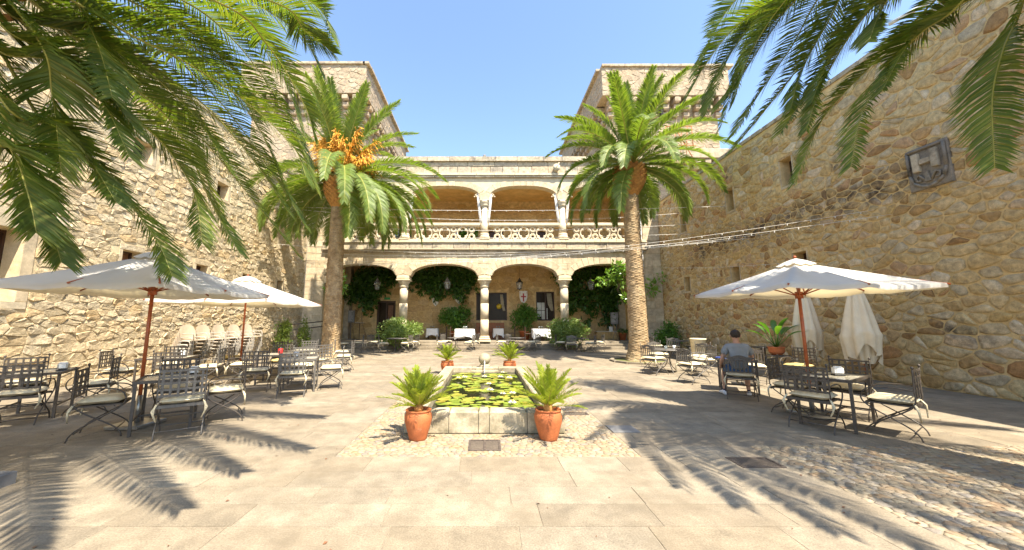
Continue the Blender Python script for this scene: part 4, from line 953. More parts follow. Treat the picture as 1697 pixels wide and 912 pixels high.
def bush(name, label, loc, c, R_, mat, n, size, rg, pot=None, stems=5, group=None):
    t = thing(name, label, 'shrub', loc, group=group)
    m = MB()
    z0 = pot[1] if pot else 0
    for i in range(stems):
        e = Vector(c) + Vector((rg.uniform(-.5,.5)*R_[0], rg.uniform(-.5,.5)*R_[1], rg.uniform(-.2,.5)*R_[2])); m.tube(bez((rg.uniform(-.05,.05),rg.uniform(-.05,.05),z0*.9), (e.x*.3,e.y*.3,(z0+e.z)/2), e, 5), [.03,.026,.022,.018,.014,.01], 5)
    m.build('stems', 'trunk', t)
    m = MB(); leaf_cloud(m, shell(c, R_, 34, rg), n, size, rg); m.build('foliage', mat, t)
    if pot:
        r, h = pot; m = MB(); m.lathe([(r*.7,0),(r*.95,h*.85),(r*1.08,h*.86),(r*1.08,h),(r*.95,h),(r*.9,h*.93),(.02,h*.93)], n=20); m.build('pot', 'terracotta', t)
    return t
rl = random.Random(17)
bush('hedge_bush', 'grey green shrub spilling over the steps left of the basin between the slatted chairs', (-4.95,20.9,0), (0,0,.95), (1.5,.75,.82), 'hedge', 4200, .15, rl, stems=9)
bush('hedge_bush', 'darker grey green shrub spilling over the steps right of the basin behind four slatted chairs', (4.75,20.9,0), (0,0,.95), (1.35,.7,.85), 'hedge', 3800, .15, rl, stems=9)
bush('potted_shrub', 'round dark green potted shrub under the blank white shields', (-1.95,24.7,.41), (0,0,1.45), (1.15,.7,.95), 'bush', 3000, .17, rl, (.38,.6))
bush('potted_shrub', 'round dark green potted shrub under the red cross shield', (2.75,24.7,.41), (0,0,1.45), (.92,.7,.95), 'bush', 2800, .16, rl, (.38,.6))
bush('corner_shrub', 'dense dark shrub against the ochre wall corner behind the tables', (10.1,20.0,0), (0,0,.85), (.75,.6,.85), 'bush', 1600, .15, rl)
bush('conifer_shrub', 'yellow green feathery shrub by the handrail at the bright wall corner', (-9.75,17.6,0), (-.1,0,.95), (.42,.4,1.0), 'thuja', 1800, .10, rl, stems=4)
bush('conifer_shrub', 'slimmer yellow green feathery shrub nearer the gallery pier', (-9.3,18.6,0), (0,0,.9), (.33,.33,.95), 'thuja', 1300, .10, rl, stems=4)
def vine(label, bounds, low, n, rg, mat='vine', size=.29, stems=()):
    t = thing('climbing_vine', label, 'climbing plant', (0, YF+3.6, 0), group='vines on the arcade back wall')
    m = MB(); x0, x1, zt = bounds; k = 0; cs = []
    while len(cs) < 90:
        x, z = rg.uniform(x0, x1), rg.uniform(1.2, zt)
        if z > low(x) + rg.uniform(0,.25): cs.append(((x, -rg.uniform(.15,.75), z), (.42,.3,.36)))
    leaf_cloud(m, cs, n, size, rg, .55, .5); m.build('leaves', mat, t)
    m = MB()
    for s in stems: m.tube(smooth_pts(s, 4), .035, 6)
    m.build('stem', 'trunk', t); return t
vine('dark glossy vine filling the first arch around the door and menu stand', (-9.6,-5.2,5.35), lambda x: 2.55+.9*math.sin((x+9.7)*1.35)**2 + (1.0 if x > -7.9 else 0) - (.8 if -8.4 < x < -7.9 else 0), 3600, rl, stems=[[(-9.2,-.1,.4),(-9.3,-.2,1.6),(-8.8,-.2,2.9),(-8.2,-.3,4.2)], [(-8.3,-.1,.4),(-8.7,-.2,1.8),(-8.5,-.3,3.4)]])
vine('dark glossy vine hanging along the top of the second arch behind two lanterns', (-5.1,-.5,5.35), lambda x: 3.75+.5*math.sin(x*2.2)+ (.0 if x < -1.4 else .3) - (.8 if -2.2<x<-1.3 else 0), 2900, rl, stems=[[(-5.1,-.2,4.2),(-3.5,-.3,4.6),(-1.2,-.3,4.4)]])
vine('dark glossy vine climbing the wall of the fourth arch behind the grey board', (4.9,9.6,5.35), lambda x: (4.0 if x < 5.6 else 2.7) -.5*math.sin(x*1.9)**2 + (1.0 if x < 5.2 else 0) - (.9 if 8.2 < x < 8.9 else 0), 3700, rl, stems=[[(8.7,-.1,.4),(8.5,-.2,1.8),(7.4,-.3,3.2),(6.6,-.3,4.4)]])
def branch(label, spec, n, rg):
    t = thing('ficus_branch', label, 'branch', spec[0][0][0] if False else (0,0,0), group='bright leafy branches at the arcade ends')
    m = MB(); cs = []
    for pts in spec:
        q = smooth_pts(pts, 5); m.tube(q, [.03*(1-.6*i/len(q)) for i in range(len(q))], 5)
        for p in q[len(q)//3:]: cs.append((p, (.30,.25,.26)))
    m.build('stem', 'trunk', t); m = MB(); leaf_cloud(m, cs, n, .27, rg, .5, .2); m.build('leaves', 'ficus', t)
branch('sunlit bright green ficus branches leaning out of the first arch beside the palm trunk', [[(-9.6,23.5,3.2),(-9.0,22.0,3.9),(-8.55,21.2,4.35)], [(-9.4,22.8,3.0),(-8.9,21.5,3.5),(-8.4,21.1,3.6)], [(-9.7,23,3.4),(-9.6,21.6,3.7)]], 230, rl)
branch('sunlit bright green ficus branches leaning out of the fourth arch beside the palm trunk', [[(9.3,23.5,3.2),(8.2,22.0,4.2),(6.9,21.3,4.0)], [(9.2,23.0,3.6),(8.4,21.6,4.7),(8.0,21.3,5.0)], [(9,22.5,3.2),(8.6,21.3,3.0)], [(8.6,22.5,4.0),(7.6,21.3,4.5)]], 420, rl)
branch('small bright ficus tuft poking out between the white pipe and the corner pier', [[(9.9,21.6,3.4),(10.2,21.2,3.9),(10.5,21.0,4.3)], [(9.9,21.6,3.4),(10.1,21.2,3.5)]], 90, rl)

# ------------------------------------------------------------------ pots with cycads
def cycad_pot(label, loc, rg, rx=.185, h=.40, nf=30, fl=.56, spread=(22,82)):
    t = thing('cycad_pot', label, 'potted plant', loc, group='cycads in terracotta jars round the basin')
    m = MB(); m.lathe([(rx*.62,0),(rx*.66,.02),(rx*.85,h*.35),(rx*1.0,h*.62),(rx*1.02,h*.76),(rx*.92,h*.90),(rx*.88,h*.925),(rx*.95,h*.95),(rx*.97,h*.985),(rx*.92,h),(rx*.83,h*.98),(rx*.78,h*.9),(.01,h*.9)], n=28); m.build('jar', 'terracotta', t)
    m = MB(); m.lathe([(rx*.77,h*.905),(.02,h*.93)], n=16); m.sphere((0,0,h*1.0), .065, 10, 6, 1.4); m.build('stem', 'leaf_base', t)
    for i in range(nf):
        q = i/(nf-1); el = R(spread[1] - (spread[1]-spread[0])*q + rg.uniform(-6,6)); az = i*2.39996 + rg.uniform(-.2,.2); L = fl*rg.uniform(.85,1.08); pts = []; p = Vector((0,0,h*1.05)); N = 9
        for k in range(N+1):
            pts.append(p.copy()); ang = el - .42*(k/N)**1.5; p = p + Vector((math.cos(az)*math.cos(ang), math.sin(az)*math.cos(ang), math.sin(ang)))*L/N
        f = frond_mb(pts, .115, 46, .013, .03, rg, beta=.6, a0=1.1, a1=.6, start=.14, sidehint=Vector((-math.sin(az),math.cos(az),0))).build('frond', 'cycad', t); rachis_mb(pts, .009).build('rachis', 'rachis', f)
    return t
rc = random.Random(12)
cycad_pot('terracotta jar with a bright cycad at the near left corner of the basin', (-.92,5.17,0), rc)
cycad_pot('terracotta jar with a bright cycad at the near right corner of the basin', (.885,5.17,0), rc, .19, .405, 27, .60, (16,84))
cycad_pot('smaller terracotta jar with a cycad behind the far left corner of the basin', (-1.16,11.35,0), rc, .20, .40, 24, .52, (20,80))
cycad_pot('smaller terracotta jar with a cycad behind the far right corner of the basin', (.78,11.35,0), rc, .20, .40, 26, .60, (20,80))

# ------------------------------------------------------------------ chairs
def curve(m, pts, r=.0095, k=5, n=6): m.tube(smooth_pts(pts, k), r, n)
def side_frame(x, arm, scroll=False):
    m = MB(); top = .95
    curve(m, [(x,-.26,top),(x,-.25,.70),(x,-.24,.48),(x,-.13,.36),(x,.02,.26),(x,.18,.15),(x,.25,.07),(x,.275,0)])
    if arm:
        curve(m, [(x,-.25,.66),(x*1.03,-.05,.68),(x*1.05,.16,.66),(x*1.05,.26,.58),(x*1.03,.27,.47),(x,.18,.37),(x,.0,.26),(x,-.17,.15),(x,-.24,.07),(x,-.265,0)])
        if scroll:
            for cy, cz, q in ((.24,.68,1), (.05,.50,1)): curve(m, [(x*1.05, cy+.05*math.cos(a)*(1-a/14), cz+.05*math.sin(a)*(1-a/14)) for a in [k*.8 for k in range(11)]], .008, 2, 5)
    else: curve(m, [(x,.22,.44),(x,.14,.35),(x,.0,.26),(x,-.15,.15),(x,-.22,.07),(x,-.245,0)])
    return m
def cushion(mat='cream'):
    m = MB(); n = 9; w, d, h = .25, .245, .045; vs = []; fs = []
    def q(u, v): return (u, v)
    m2 = MB()
    N = 10
    for side in (1, -1):
        base = len(m.v); vv = []
        for i in range(N+1):
            for j in range(N+1):
                u, v = 2*i/N-1, 2*j/N-1; e = (1-abs(u)**5)*(1-abs(v)**5); cr = 1-.06*(u*u*v*v)
                vv.append((u*w*cr, v*d*cr, side*h*e**.5*(1+.12*math.sin(u*7+v*4)) + .5))
        ff = [(i*(N+1)+j, (i+1)*(N+1)+j, (i+1)*(N+1)+j+1, i*(N+1)+j+1) for i in range(N) for j in range(N)]
        m.add(vv, ff, True)
    return m.mesh('seat_cushion', mat)
def ties(s):
    m = MB(); m.tube([(s*.25,-.23,.49),(s*.28,-.27,.42),(s*.275,-.275,.30)], [.012,.014,.010], 4); m.tube([(s*.25,-.23,.49),(s*.30,-.27,.39),(s*.245,-.275,.25)], [.012,.014,.010], 4)
    return m
CUSH = {'cream': cushion('cream'), 'yellow': cushion('yellow_cloth')}; TIES = {c: [ties(s).mesh('tie', mm) for s in (-1, 1)] for c, mm in (('cream','cream'),('yellow','yellow_cloth'))}
def proto_chair(kind, arm, iron, cush='cream', scroll=False, tie=True):
    t = bpy.data.objects.new('garden_chair', None); COL.objects.link(t); t.empty_display_size = .2
    for x in (-.26, .26): side_frame(x, arm, scroll).build('side_frame', iron, t)
    m = MB(); m.box((0,0,.445), (.50,.48,.018)); 
    for y in (-.235, .235): m.box((0,y,.43), (.52,.02,.03))
    m.tube([(-.26,.02,.26),(.26,.02,.26)], .009, 6); m.tube([(-.26,-.20,.10),(.26,-.20,.10)], .008, 6); m.tube([(-.26,.20,.10),(.26,.20,.10)], .008, 6)
    m.build('seat_frame', iron, t)
    if kind == 'lattice':
        b = MB(); y = lambda z: -.25 - (z-.5)*.03
        for z in (.58,.665,.75,.835,.92): b.box((0,y(z),z), (.51,.011,.029))
        for k in range(6): x = -.215+.43*k/5; b.box((x,y(.75)+(.004 if k % 2 else -.004),.75), (.028,.011,.375))
        b.build('woven_back', iron, t)
        b = MB()
        for x in (-.26,.26): b.sphere((x,-.262,.972), .018, 8, 6, 1.3)
        b.build('finials', iron, t)
    else:
        b = MB(); b.box((0,-.255,.565), (.50,.016,.028)); b.box((0,-.262,.80), (.50,.016,.024)); b.build('back_rail', iron, t)
        sm = MB(); sm.box((0,0,0), (.03,.011,.21)); sme = sm.mesh('back_slat', iron)
        for k in range(7): inst('back_slat', sme, t, (-.205+.41*k/6, -.259, .684))
        b = MB(); N = 12; P = []
        for i in range(N+1): u = 2*i/N-1; P.append((u*.26, .875+.045*math.cos(u*math.pi*1.0)*.8+.025*(abs(u) > .6)))
        Q = [(u, .825+.02*math.cos(w*math.pi*2)) for (u, _), w in zip(P, [2*i/N-1 for i in range(N+1)])]
        for i in range(N): b.add([(P[i][0],-.268,P[i][1]),(P[i+1][0],-.268,P[i+1][1]),(Q[i+1][0],-.268,Q[i+1][1]),(Q[i][0],-.268,Q[i][1]),(P[i][0],-.252,P[i][1]),(P[i+1][0],-.252,P[i+1][1]),(Q[i+1][0],-.252,Q[i+1][1]),(Q[i][0],-.252,Q[i][1])], [(0,1,2,3),(7,6,5,4),(0,4,5,1),(3,2,6,7)])
        b.build('crest_rail', iron, t)
    c = inst('seat_cushion', CUSH[cush], t)
    if tie:
        for q in TIES[cush]: inst('tie', q, c)
    return t
protos = {}; 
def chair(kind, x, y, face, label, group, z=0, sc_=1.0):
    rz = R(face - 90)
    if kind not in protos:
        args = {'lat': ('lattice', True, 'iron'), 'latg': ('lattice', True, 'iron_grey'), 'laty': ('lattice', True, 'iron', 'yellow'), 'sl': ('slat', False, 'iron_grey'), 'sld': ('slat', False, 'iron'), 'slscroll': ('slat', True, 'iron_grey', 'cream', True), 'slarm': ('slat', True, 'iron')}[kind]
        t = proto_chair(*args); protos[kind] = t; t.location = (x,y,z); t.rotation_euler = (0,0,rz); t['label'] = label; t['group'] = group; t['category'] = 'chair'
    else: t = dup(protos[kind], (x,y,z), rz, label, group)
    return t
GL, GR, GF = 'woven iron chairs on the left terrace', 'woven iron chairs round the right table', 'slatted iron chairs before the gallery'
chair('lat', -7.41,5.9,124, 'woven back iron chair seen from behind at the far left edge of the frame', GL)
chair('lat', -7.18,6.75,214, 'iron armchair seen side on just right of the far left table', GL)
chair('lat', -8.45,6.75,325, 'woven back iron chair beyond the far left table, nearest the pale wall', GL)
chair('lat', -5.52,5.36,34, 'iron armchair with looping arms standing alone left of the umbrella table', GL)
chair('latg', -4.42,5.42,124, 'sunlit woven back chair in front of the umbrella table, its cushion ties hanging', GL)
chair('lat', -4.33,6.16,214, 'iron armchair facing left, right of the umbrella table with the napkin box', GL)
chair('lat', -5.38,6.42,304, 'iron chair behind the umbrella table facing the camera', GL)
chair('lat', -7.12,8.32,110, 'dark woven back chair seen from behind beyond the umbrella pole', GL)
chair('latg', -6.95,9.2,200, 'iron armchair facing left beside the white chair stacks', GL)
chair('lat', -8.5,8.5,22, 'iron armchair seen side on against the sunlit wall, left of the umbrella pole', GL)
chair('latg', -8.45,9.8,290, 'pale lit woven chair closest to the bright wall behind the second table', GL)
chair('laty', -8.0,11.5,215, 'iron armchair with straw yellow cushion before the white chair stacks', GL)
chair('lat', -5.35,8.6,112, 'dark iron armchair seen from behind right of the far umbrella pole', GL)
chair('laty', -5.95,10.6,290, 'yellow cushioned chair behind the tall dark table', GL)
chair('lat', -6.45,9.7,20, 'iron armchair left of the tall dark table near the far umbrella pole', GL)
chair('latg', -4.22,8.08,110, 'grey woven back chair in front of the small table with the napkin holder', GL)
chair('latg', -3.78,9.02,200, 'sunlit grey chair facing left at the right end of the small table', GL)
chair('latg', -4.72,9.45,290, 'grey woven chair behind the small table with the napkin holder', GL)
chair('latg', -4.95,10.9,140, 'grey woven back chair by the farthest left table near the palm', GL)
chair('latg', -4.62,12.0,190, 'sunlit chair with pale cushion right beside the left palm root', GL)
chair('lat', -6.6,12.0,330, 'dark woven back chair in front of the feathery shrubs', GL)
chair('latg', -6.15,12.7,290, 'bluish grey woven chair left of the left palm trunk', GL)
chair('lat', 5.06,5.68,33, 'woven back iron chair nearest the camera at the near end of the right table', GR)
chair('lat', 5.5,6.56,303, 'woven iron chair at the left side of the right table facing right', GR)
chair('lat', 5.95,5.38,123, 'iron armchair on the right side of the glass topped table, finial catching light', GR)
chair('lat', 6.28,6.36,213, 'woven back chair at the far end of the glass topped table', GR)
chair('laty', 8.1,9.4,200, 'iron chair with straw yellow cushion below the terracotta plant bowl', GR)
GFc = GF
chair('sl', -7.3,18.6,350, 'pale slatted chair just right of the left palm trunk', GFc)
chair('sl', -6.8,19.5,190, 'slatted chair facing left under the menu stand', GFc)
chair('sl', -5.4,13.75,20, 'white slatted chair half hidden by the left palm root', GFc)
for x, y, f, l in ((-5.3,19.0,20,'slatted chair left of the round table before the left shrub'),(-6.2,20.3,330,'slatted chair behind the left end of the left shrub table'),(-4.15,19.2,165,'slatted chair right of the round table before the left shrub'),(-4.0,20.2,215,'farther slatted chair right of the round table before the left shrub'),
    (-2.4,20.2,15,'slatted chair left of the round table in front of the left white cloth'),(-2.2,21.0,335,'farther slatted chair left of the table in front of the left white cloth'),(-.85,20.0,165,'slatted chair right of the round table in front of the left white cloth'),(-.65,20.9,205,'slatted chair close to the middle column foot'),
    (.95,20.4,10,'slatted chair right of the middle column foot'),(1.5,21.1,300,'slatted chair behind the table in front of the right white cloth'),(2.6,20.2,170,'slatted chair right of the table in front of the right white cloth'),(2.9,20.9,205,'farther slatted chair beside the right white tablecloth')):
    chair('sl', x, y, f, l, GFc)
for x, y, f, l in ((4.2,20.0,340,'dark slatted chair at the left end of the right shrub'),(4.6,19.2,80,'pale slatted chair seen from behind before the right shrub'),(5.65,19.3,150,'slatted chair right of the dark table before the right shrub'),(6.3,20.0,180,'farther slatted chair right of the dark table before the right shrub')):
    chair('sld' if x < 4.4 else 'sl', x, y, f, l, GFc)
GM = 'slatted iron chairs by the right palm'
chair('sl', 5.28,11.35,25, 'slatted chair in front of the right palm trunk', GM)
chair('slscroll', 5.55,9.75,12, 'scroll armed slatted chair alone left of the seated man', GM)
chair('slscroll', 6.55,10.9,175, 'scroll armed chair facing left between the alone chair and the man', GM)
chair('sl', 7.0,11.9,205, 'pale lit slatted chair beside the cream bin', GM)
chair('sl', 6.1,12.7,280, 'slatted chair behind the bistro table by the right palm', GM)
chair('sl', 8.15,17.2,5, 'pale slatted chair close to the white pipe and right palm', GM)
chair('sl', 8.55,16.4,60, 'slatted chair seen from behind before the corner shrub table', GM)
chair('sld', 9.8,16.9,190, 'dark slatted chair right of the corner shrub table', GM)
chair('slarm', 5.45,7.83,60, 'dark slatted armchair the man in grey sits on', GM)
chair('sld', 6.9,9.35,240, 'navy dark slatted chair opposite the seated man', GM)
# stacks of white chairs along the left wall
st = bpy.data.objects.new('stacked_chair', None); COL.objects.link(st)
for x in (-.25,.25): m = MB(); curve(m, [(x,.22,0),(x,.21,.40),(x*1.05,.20,.62),(x*1.05,.10,.67),(x*1.02,-.18,.66)], .014); curve(m, [(x,-.27,0),(x,-.20,.44),(x*.98,-.26,.7)], .014); m.build('side_frame', 'white_tube', st)
m = MB(); vs = []; N = 10
for i in range(N+1):
    for j in range(7):
        u = 2*i/N-1; v = j/6; zz = .5 + v*.42 - v*v*(.05*u*u+.16*u**6); vs.append((u*.28, -.22 - .07*v + .05*u*u, .48 + v*(.46 - .16*u**4)))
fs = [(i*7+j, (i+1)*7+j, (i+1)*7+j+1, i*7+j+1) for i in range(N) for j in range(6)]
m.add(vs, fs, True); m.add([(a, b-.02, c) for a, b, c in vs], fs, True); m.build('backrest', 'beige_shell', st)
m = MB(); m.box((0,0,.45), (.50,.46,.03), 0, .012); m.build('seat', 'beige_shell', st)
first = True
for si, (x, y) in enumerate(((-9.35,11.35),(-9.4,12.05),(-9.5,12.9),(-9.55,13.75),(-9.6,14.6))):
    for k in range(6):
        lab = ['lowest','second lowest','third lowest','fourth lowest','fifth','topmost'][k] + ' chair of the ' + ['nearest','second','middle','fourth','farthest'][si] + ' white chair stack by the wall'
        rz = R(-90 + (si*7 % 5) - 2); L = (x - .05*k*0 + .045*k, y, .115*k)
        if first: st.location = L; st.rotation_euler = (0,0,rz); st['label'] = lab; st['category'] = 'chair'; st['group'] = 'stacked white chairs along the left wall'; first = False
        else: dup(st, L, rz, lab)

# ------------------------------------------------------------------ tables and what stands on them
def rect_table(label, loc, rz, w, d, iron='iron', top='table_glass', group='rectangular iron terrace tables', h=.74, lower=True):
    t = thing('terrace_table', label, 'table', loc, R(rz), group)
    m = MB(); m.box((0,0,h-.008), (w-.05,d-.05,.016)); m.build('tabletop', top, t)
    m = MB()
    for y in (-d/2+.015, d/2-.015): m.box((0,y,h-.005), (w,.03,.04))
    for x in (-w/2+.015, w/2-.015): m.box((x,0,h-.005), (.03,d-.062,.04))
    m.build('frame', iron, t)
    if lower:
        m = MB()
        for x in (-w/2+.03, w/2-.03): m.box((x,0,.20), (.022,d-.1,.022))
        m.box((0,0,.20), (w-.085,.024,.022)); m.build('stretcher', iron, t)
    for x in (-1, 1):
        for y in (-1, 1): m = MB(); m.box((x*(w/2-.03), y*(d/2-.03), (h-.027)/2), (.036,.036,h-.027)); m.build('leg', iron, t)
    return t
rect_table('dark iron table at the far left edge with a napkin box on it', (-7.75,6.4,0), 34, .70, .83)
rect_table('glass topped iron table beside the left umbrella pole', (-4.94,5.76,0), 34, .72, .83)
rect_table('dark iron table behind the umbrella pole beside the pale wall', (-7.75,8.95,0), 18, 1.0, .8)
rect_table('tall dark iron table right of the far umbrella pole', (-5.6,9.8,0), 18, .8, .8)
rect_table('grey iron table with napkin holder nearest the left palm', (-4.42,8.72,0), 20, .80, .75, 'iron_grey')
rect_table('grey iron table just left of the left palm trunk', (-5.55,11.3,0), 10, .8, .8, 'iron_grey')
rect_table('long glass topped iron table under the right umbrella', (5.62,5.92,0), 33, 1.12, .68)
rect_table('small dark table the seated man leans on', (5.95,8.62,0), 60, .75, .75)
rect_table('little dark side table against the ochre wall beyond the man', (9.6,12.5,0), 0, .55, .55, group='side tables by the ochre wall')
def round_table(label, loc, r=.42, iron='iron_grey', group='round bistro tables'):
    t = thing('bistro_table', label, 'table', loc, 0, group)
    m = MB(); m.lathe([(r,.705),(r+.008,.72),(r,.735),(.02,.736)], n=28); m.build('tabletop', iron, t)
    for k in range(3):
        a = k*2.094+.4; m = MB(); curve(m, [(math.cos(a)*q, math.sin(a)*q, z) for q, z in ((.22,.70),(.10,.55),(.05,.38),(.12,.2),(.26,.08),(.30,0))], .013); m.build('leg', iron, t)
    return t
round_table('round bistro table in front of the left shrub', (-4.75,19.55,0), .55)
round_table('round bistro table in front of the left white cloth', (-1.6,20.4,0), .5)
round_table('round bistro table in front of the right white cloth', (1.85,20.4,0), .5)
round_table('dark bistro table in front of the right shrub', (5.25,19.8,0), .5, 'iron')
round_table('bistro table beside the right palm trunk with glasses on it', (5.95,11.75,0), .55)
round_table('bistro table near the corner shrub under the ochre wall', (9.2,17.2,0), .5)
def napkin(label, loc, rz, mats=('steel','paper')):
    t = thing('napkin_box', label, 'napkin holder', loc, R(rz), 'napkin holders on the tables')
    m = MB(); m.box((0,0,.012), (.15,.09,.024), 0, .006); m.build('base', 'black', t)
    m = MB(); m.box((0,0,.082), (.13,.07,.112), 0, .018); m.build('body', mats[0], t)
    m = MB(); m.box((0,-.037,.085), (.085,.004,.075)); m.build('front_panel', mats[1], t)
    m = MB(); m.box((0,0,.142), (.10,.035,.012)); m.build('napkins', 'linen', t)
napkin('chrome napkin box on the table by the left umbrella pole', (-4.72,5.95,.742), 20)
napkin('napkin box on the far left table top', (-7.5,6.5,.742), 30)
napkin('dark napkin box on the table behind the umbrella pole', (-7.55,9.1,.742), 20, ('sign','paper'))
napkin('silver napkin holder on the grey table nearest the left palm', (-4.52,8.75,.742), 0)
napkin('white and black napkin box on the glass table under the right umbrella', (5.72,5.92,.742), -10, ('white','paper'))
t = thing('condiment_jar', 'red condiment jar on the tall dark table right of the far pole', 'jar', (-5.62,10.0,.742))
m = MB(); m.lathe([(.05,0),(.06,.02),(.06,.12),(.045,.14)], n=14); m.build('body', 'red', t); m = MB(); m.lathe([(.047,.141),(.047,.17),(.01,.175)], n=14); m.build('lid', 'black', t)
for x, y, l in ((5.8,11.6,'clear glass tumbler on the palm side bistro table'),(6.15,11.75,'white cup beside the tumbler on the palm side bistro table')):
    m = MB(); m.lathe([(.03,0),(.042,.005),(.05,.11),(.047,.11),(.039,.01)], n=14); o = m.build('drinking_glass', 'white' if 'cup' in l else 'lantern_glass', None, (x,y,.737)); tag(o, l, 'glass')
m = MB(); m.box((0,0,.02), (.22,.16,.04), .3, .01); o = m.build('folded_towel', 'blue', None, (5.62,8.62,.742)); tag(o, 'small blue bag lying on the seated man\'s table', 'bag')
# white cloth restaurant tables inside the arcade
def cloth_table(label, loc, w, rg):
    t = thing('restaurant_table', label, 'table', loc, 0, 'white clothed tables in the arcade')
    m = MB(); N = 40; vs = []; fs = []
    for r_, z, wav in ((.02,.755,0),(.98,.755,0),(1.0,.745,0),(1.02,.58,.03),(1.05,.30,.07)):
        for k in range(N):
            a = 2*math.pi*k/N; sq = 1/max(abs(math.cos(a)), abs(math.sin(a))); q = r_*(1+wav*math.sin(a*9)) * (sq if sq < 1.36 else 1.36)
            zz = z - (.20*max(0,(sq-1.12))/.28 if z < .5 else 0) + (.02*math.sin(a*7) if z < .5 else 0); vs.append((w*q*math.cos(a), w*q*math.sin(a), zz))
    for j in range(4):
        for k in range(N): fs.append((j*N+k, j*N+(k+1) % N, (j+1)*N+(k+1) % N, (j+1)*N+k))
    fs.append(tuple(range(N))); m.add(vs, fs, True); m.build('tablecloth', 'linen', t)
    m = MB()
    for x in (-1,1):
        for y in (-1,1): m.box((x*w*.85,y*w*.85,.37), (.05,.05,.74))
    m.build('legs', 'dark_wood', t)
    m = MB()
    for k in range(4): m.lathe([(.035,.76),(.035,.765),(.006,.77),(.006,.83),(.034,.86),(.03,.92)], (rg.uniform(-.3,.3)*w, rg.uniform(-.3,.3)*w, 0), 10)
    m.build('wine_glasses', 'lantern_glass', t)
    return t
cloth_table('white clothed table in full sun left of the middle column', (-1.25,23.0,.41), .62, rc)
cloth_table('white clothed table in sun behind the right round table', (3.6,23.1,.41), .54, rc)
cloth_table('white clothed table in shade behind the left shrub', (-3.6,25.0,.41), .40, rc)
cloth_table('white clothed table in shade right of the middle column', (.95,24.95,.41), .36, rc)
def dining_chair(label, x, y, f):
    t = thing('dining_chair', label, 'chair', (x,y,.41), R(f-90), 'dark dining chairs in the arcade')
    m = MB(); m.box((0,0,.45), (.44,.42,.04), 0, .01); m.build('seat', 'dark_wood', t)
    for a in (-.2,.2):
        for b in (-.19,.19): m = MB(); m.box((a,b,.215 if b > 0 else .45), (.035,.035,.43 if b > 0 else .9)); m.build('leg', 'dark_wood', t)
    m = MB()
    for z in (.62,.74,.86): m.box((0,-.19,z), (.36,.02,.06))
    m.build('backrest', 'dark_wood', t)
dining_chair('dark wooden chair right of the shaded left white table', -2.75,24.3,180)
dining_chair('dark wooden chair left of the sunlit left white table', -2.0,23.2,0)
dining_chair('dark wooden chair right of the sunlit left white table', -.5,23.4,190)
dining_chair('dark wooden chair right of the shaded middle white table', 1.85,24.3,180)
dining_chair('dark wooden chair left of the sunlit right white table', 2.8,23.3,0)
m = MB(); m.box((.4,25.35,.85), (2.0,.28,.06), 0, .01); m.box((.4,25.5,1.2), (2.0,.06,.7), 0, .01); m.box((.4,25.35,.6), (2.0,.3,.36)); tag(m.build('wooden_bench', 'orange_wood'), 'orange wooden bench under the wide dark gallery window', 'bench')
m = MB(); m.box((4.4,25.3,.95), (1.3,.35,.05)); m.box((3.85,25.3,.67), (.05,.3,.5)); m.box((4.95,25.3,.67), (.05,.3,.5)); m.box((4.4,25.3,.8), (1.2,.3,.04)); tag(m.build('side_board', 'dark_wood'), 'dark console table beneath the narrow bright window', 'console table')
m = MB(); m.box((0,0,.16), (.22,.02,.32)); m.box((0,.05,.01), (.22,.12,.02)); o = m.build('card_stand', 'paper', None, (4.85,25.2,.976)); tag(o, 'white upright card standing on the dark console table', 'card stand')

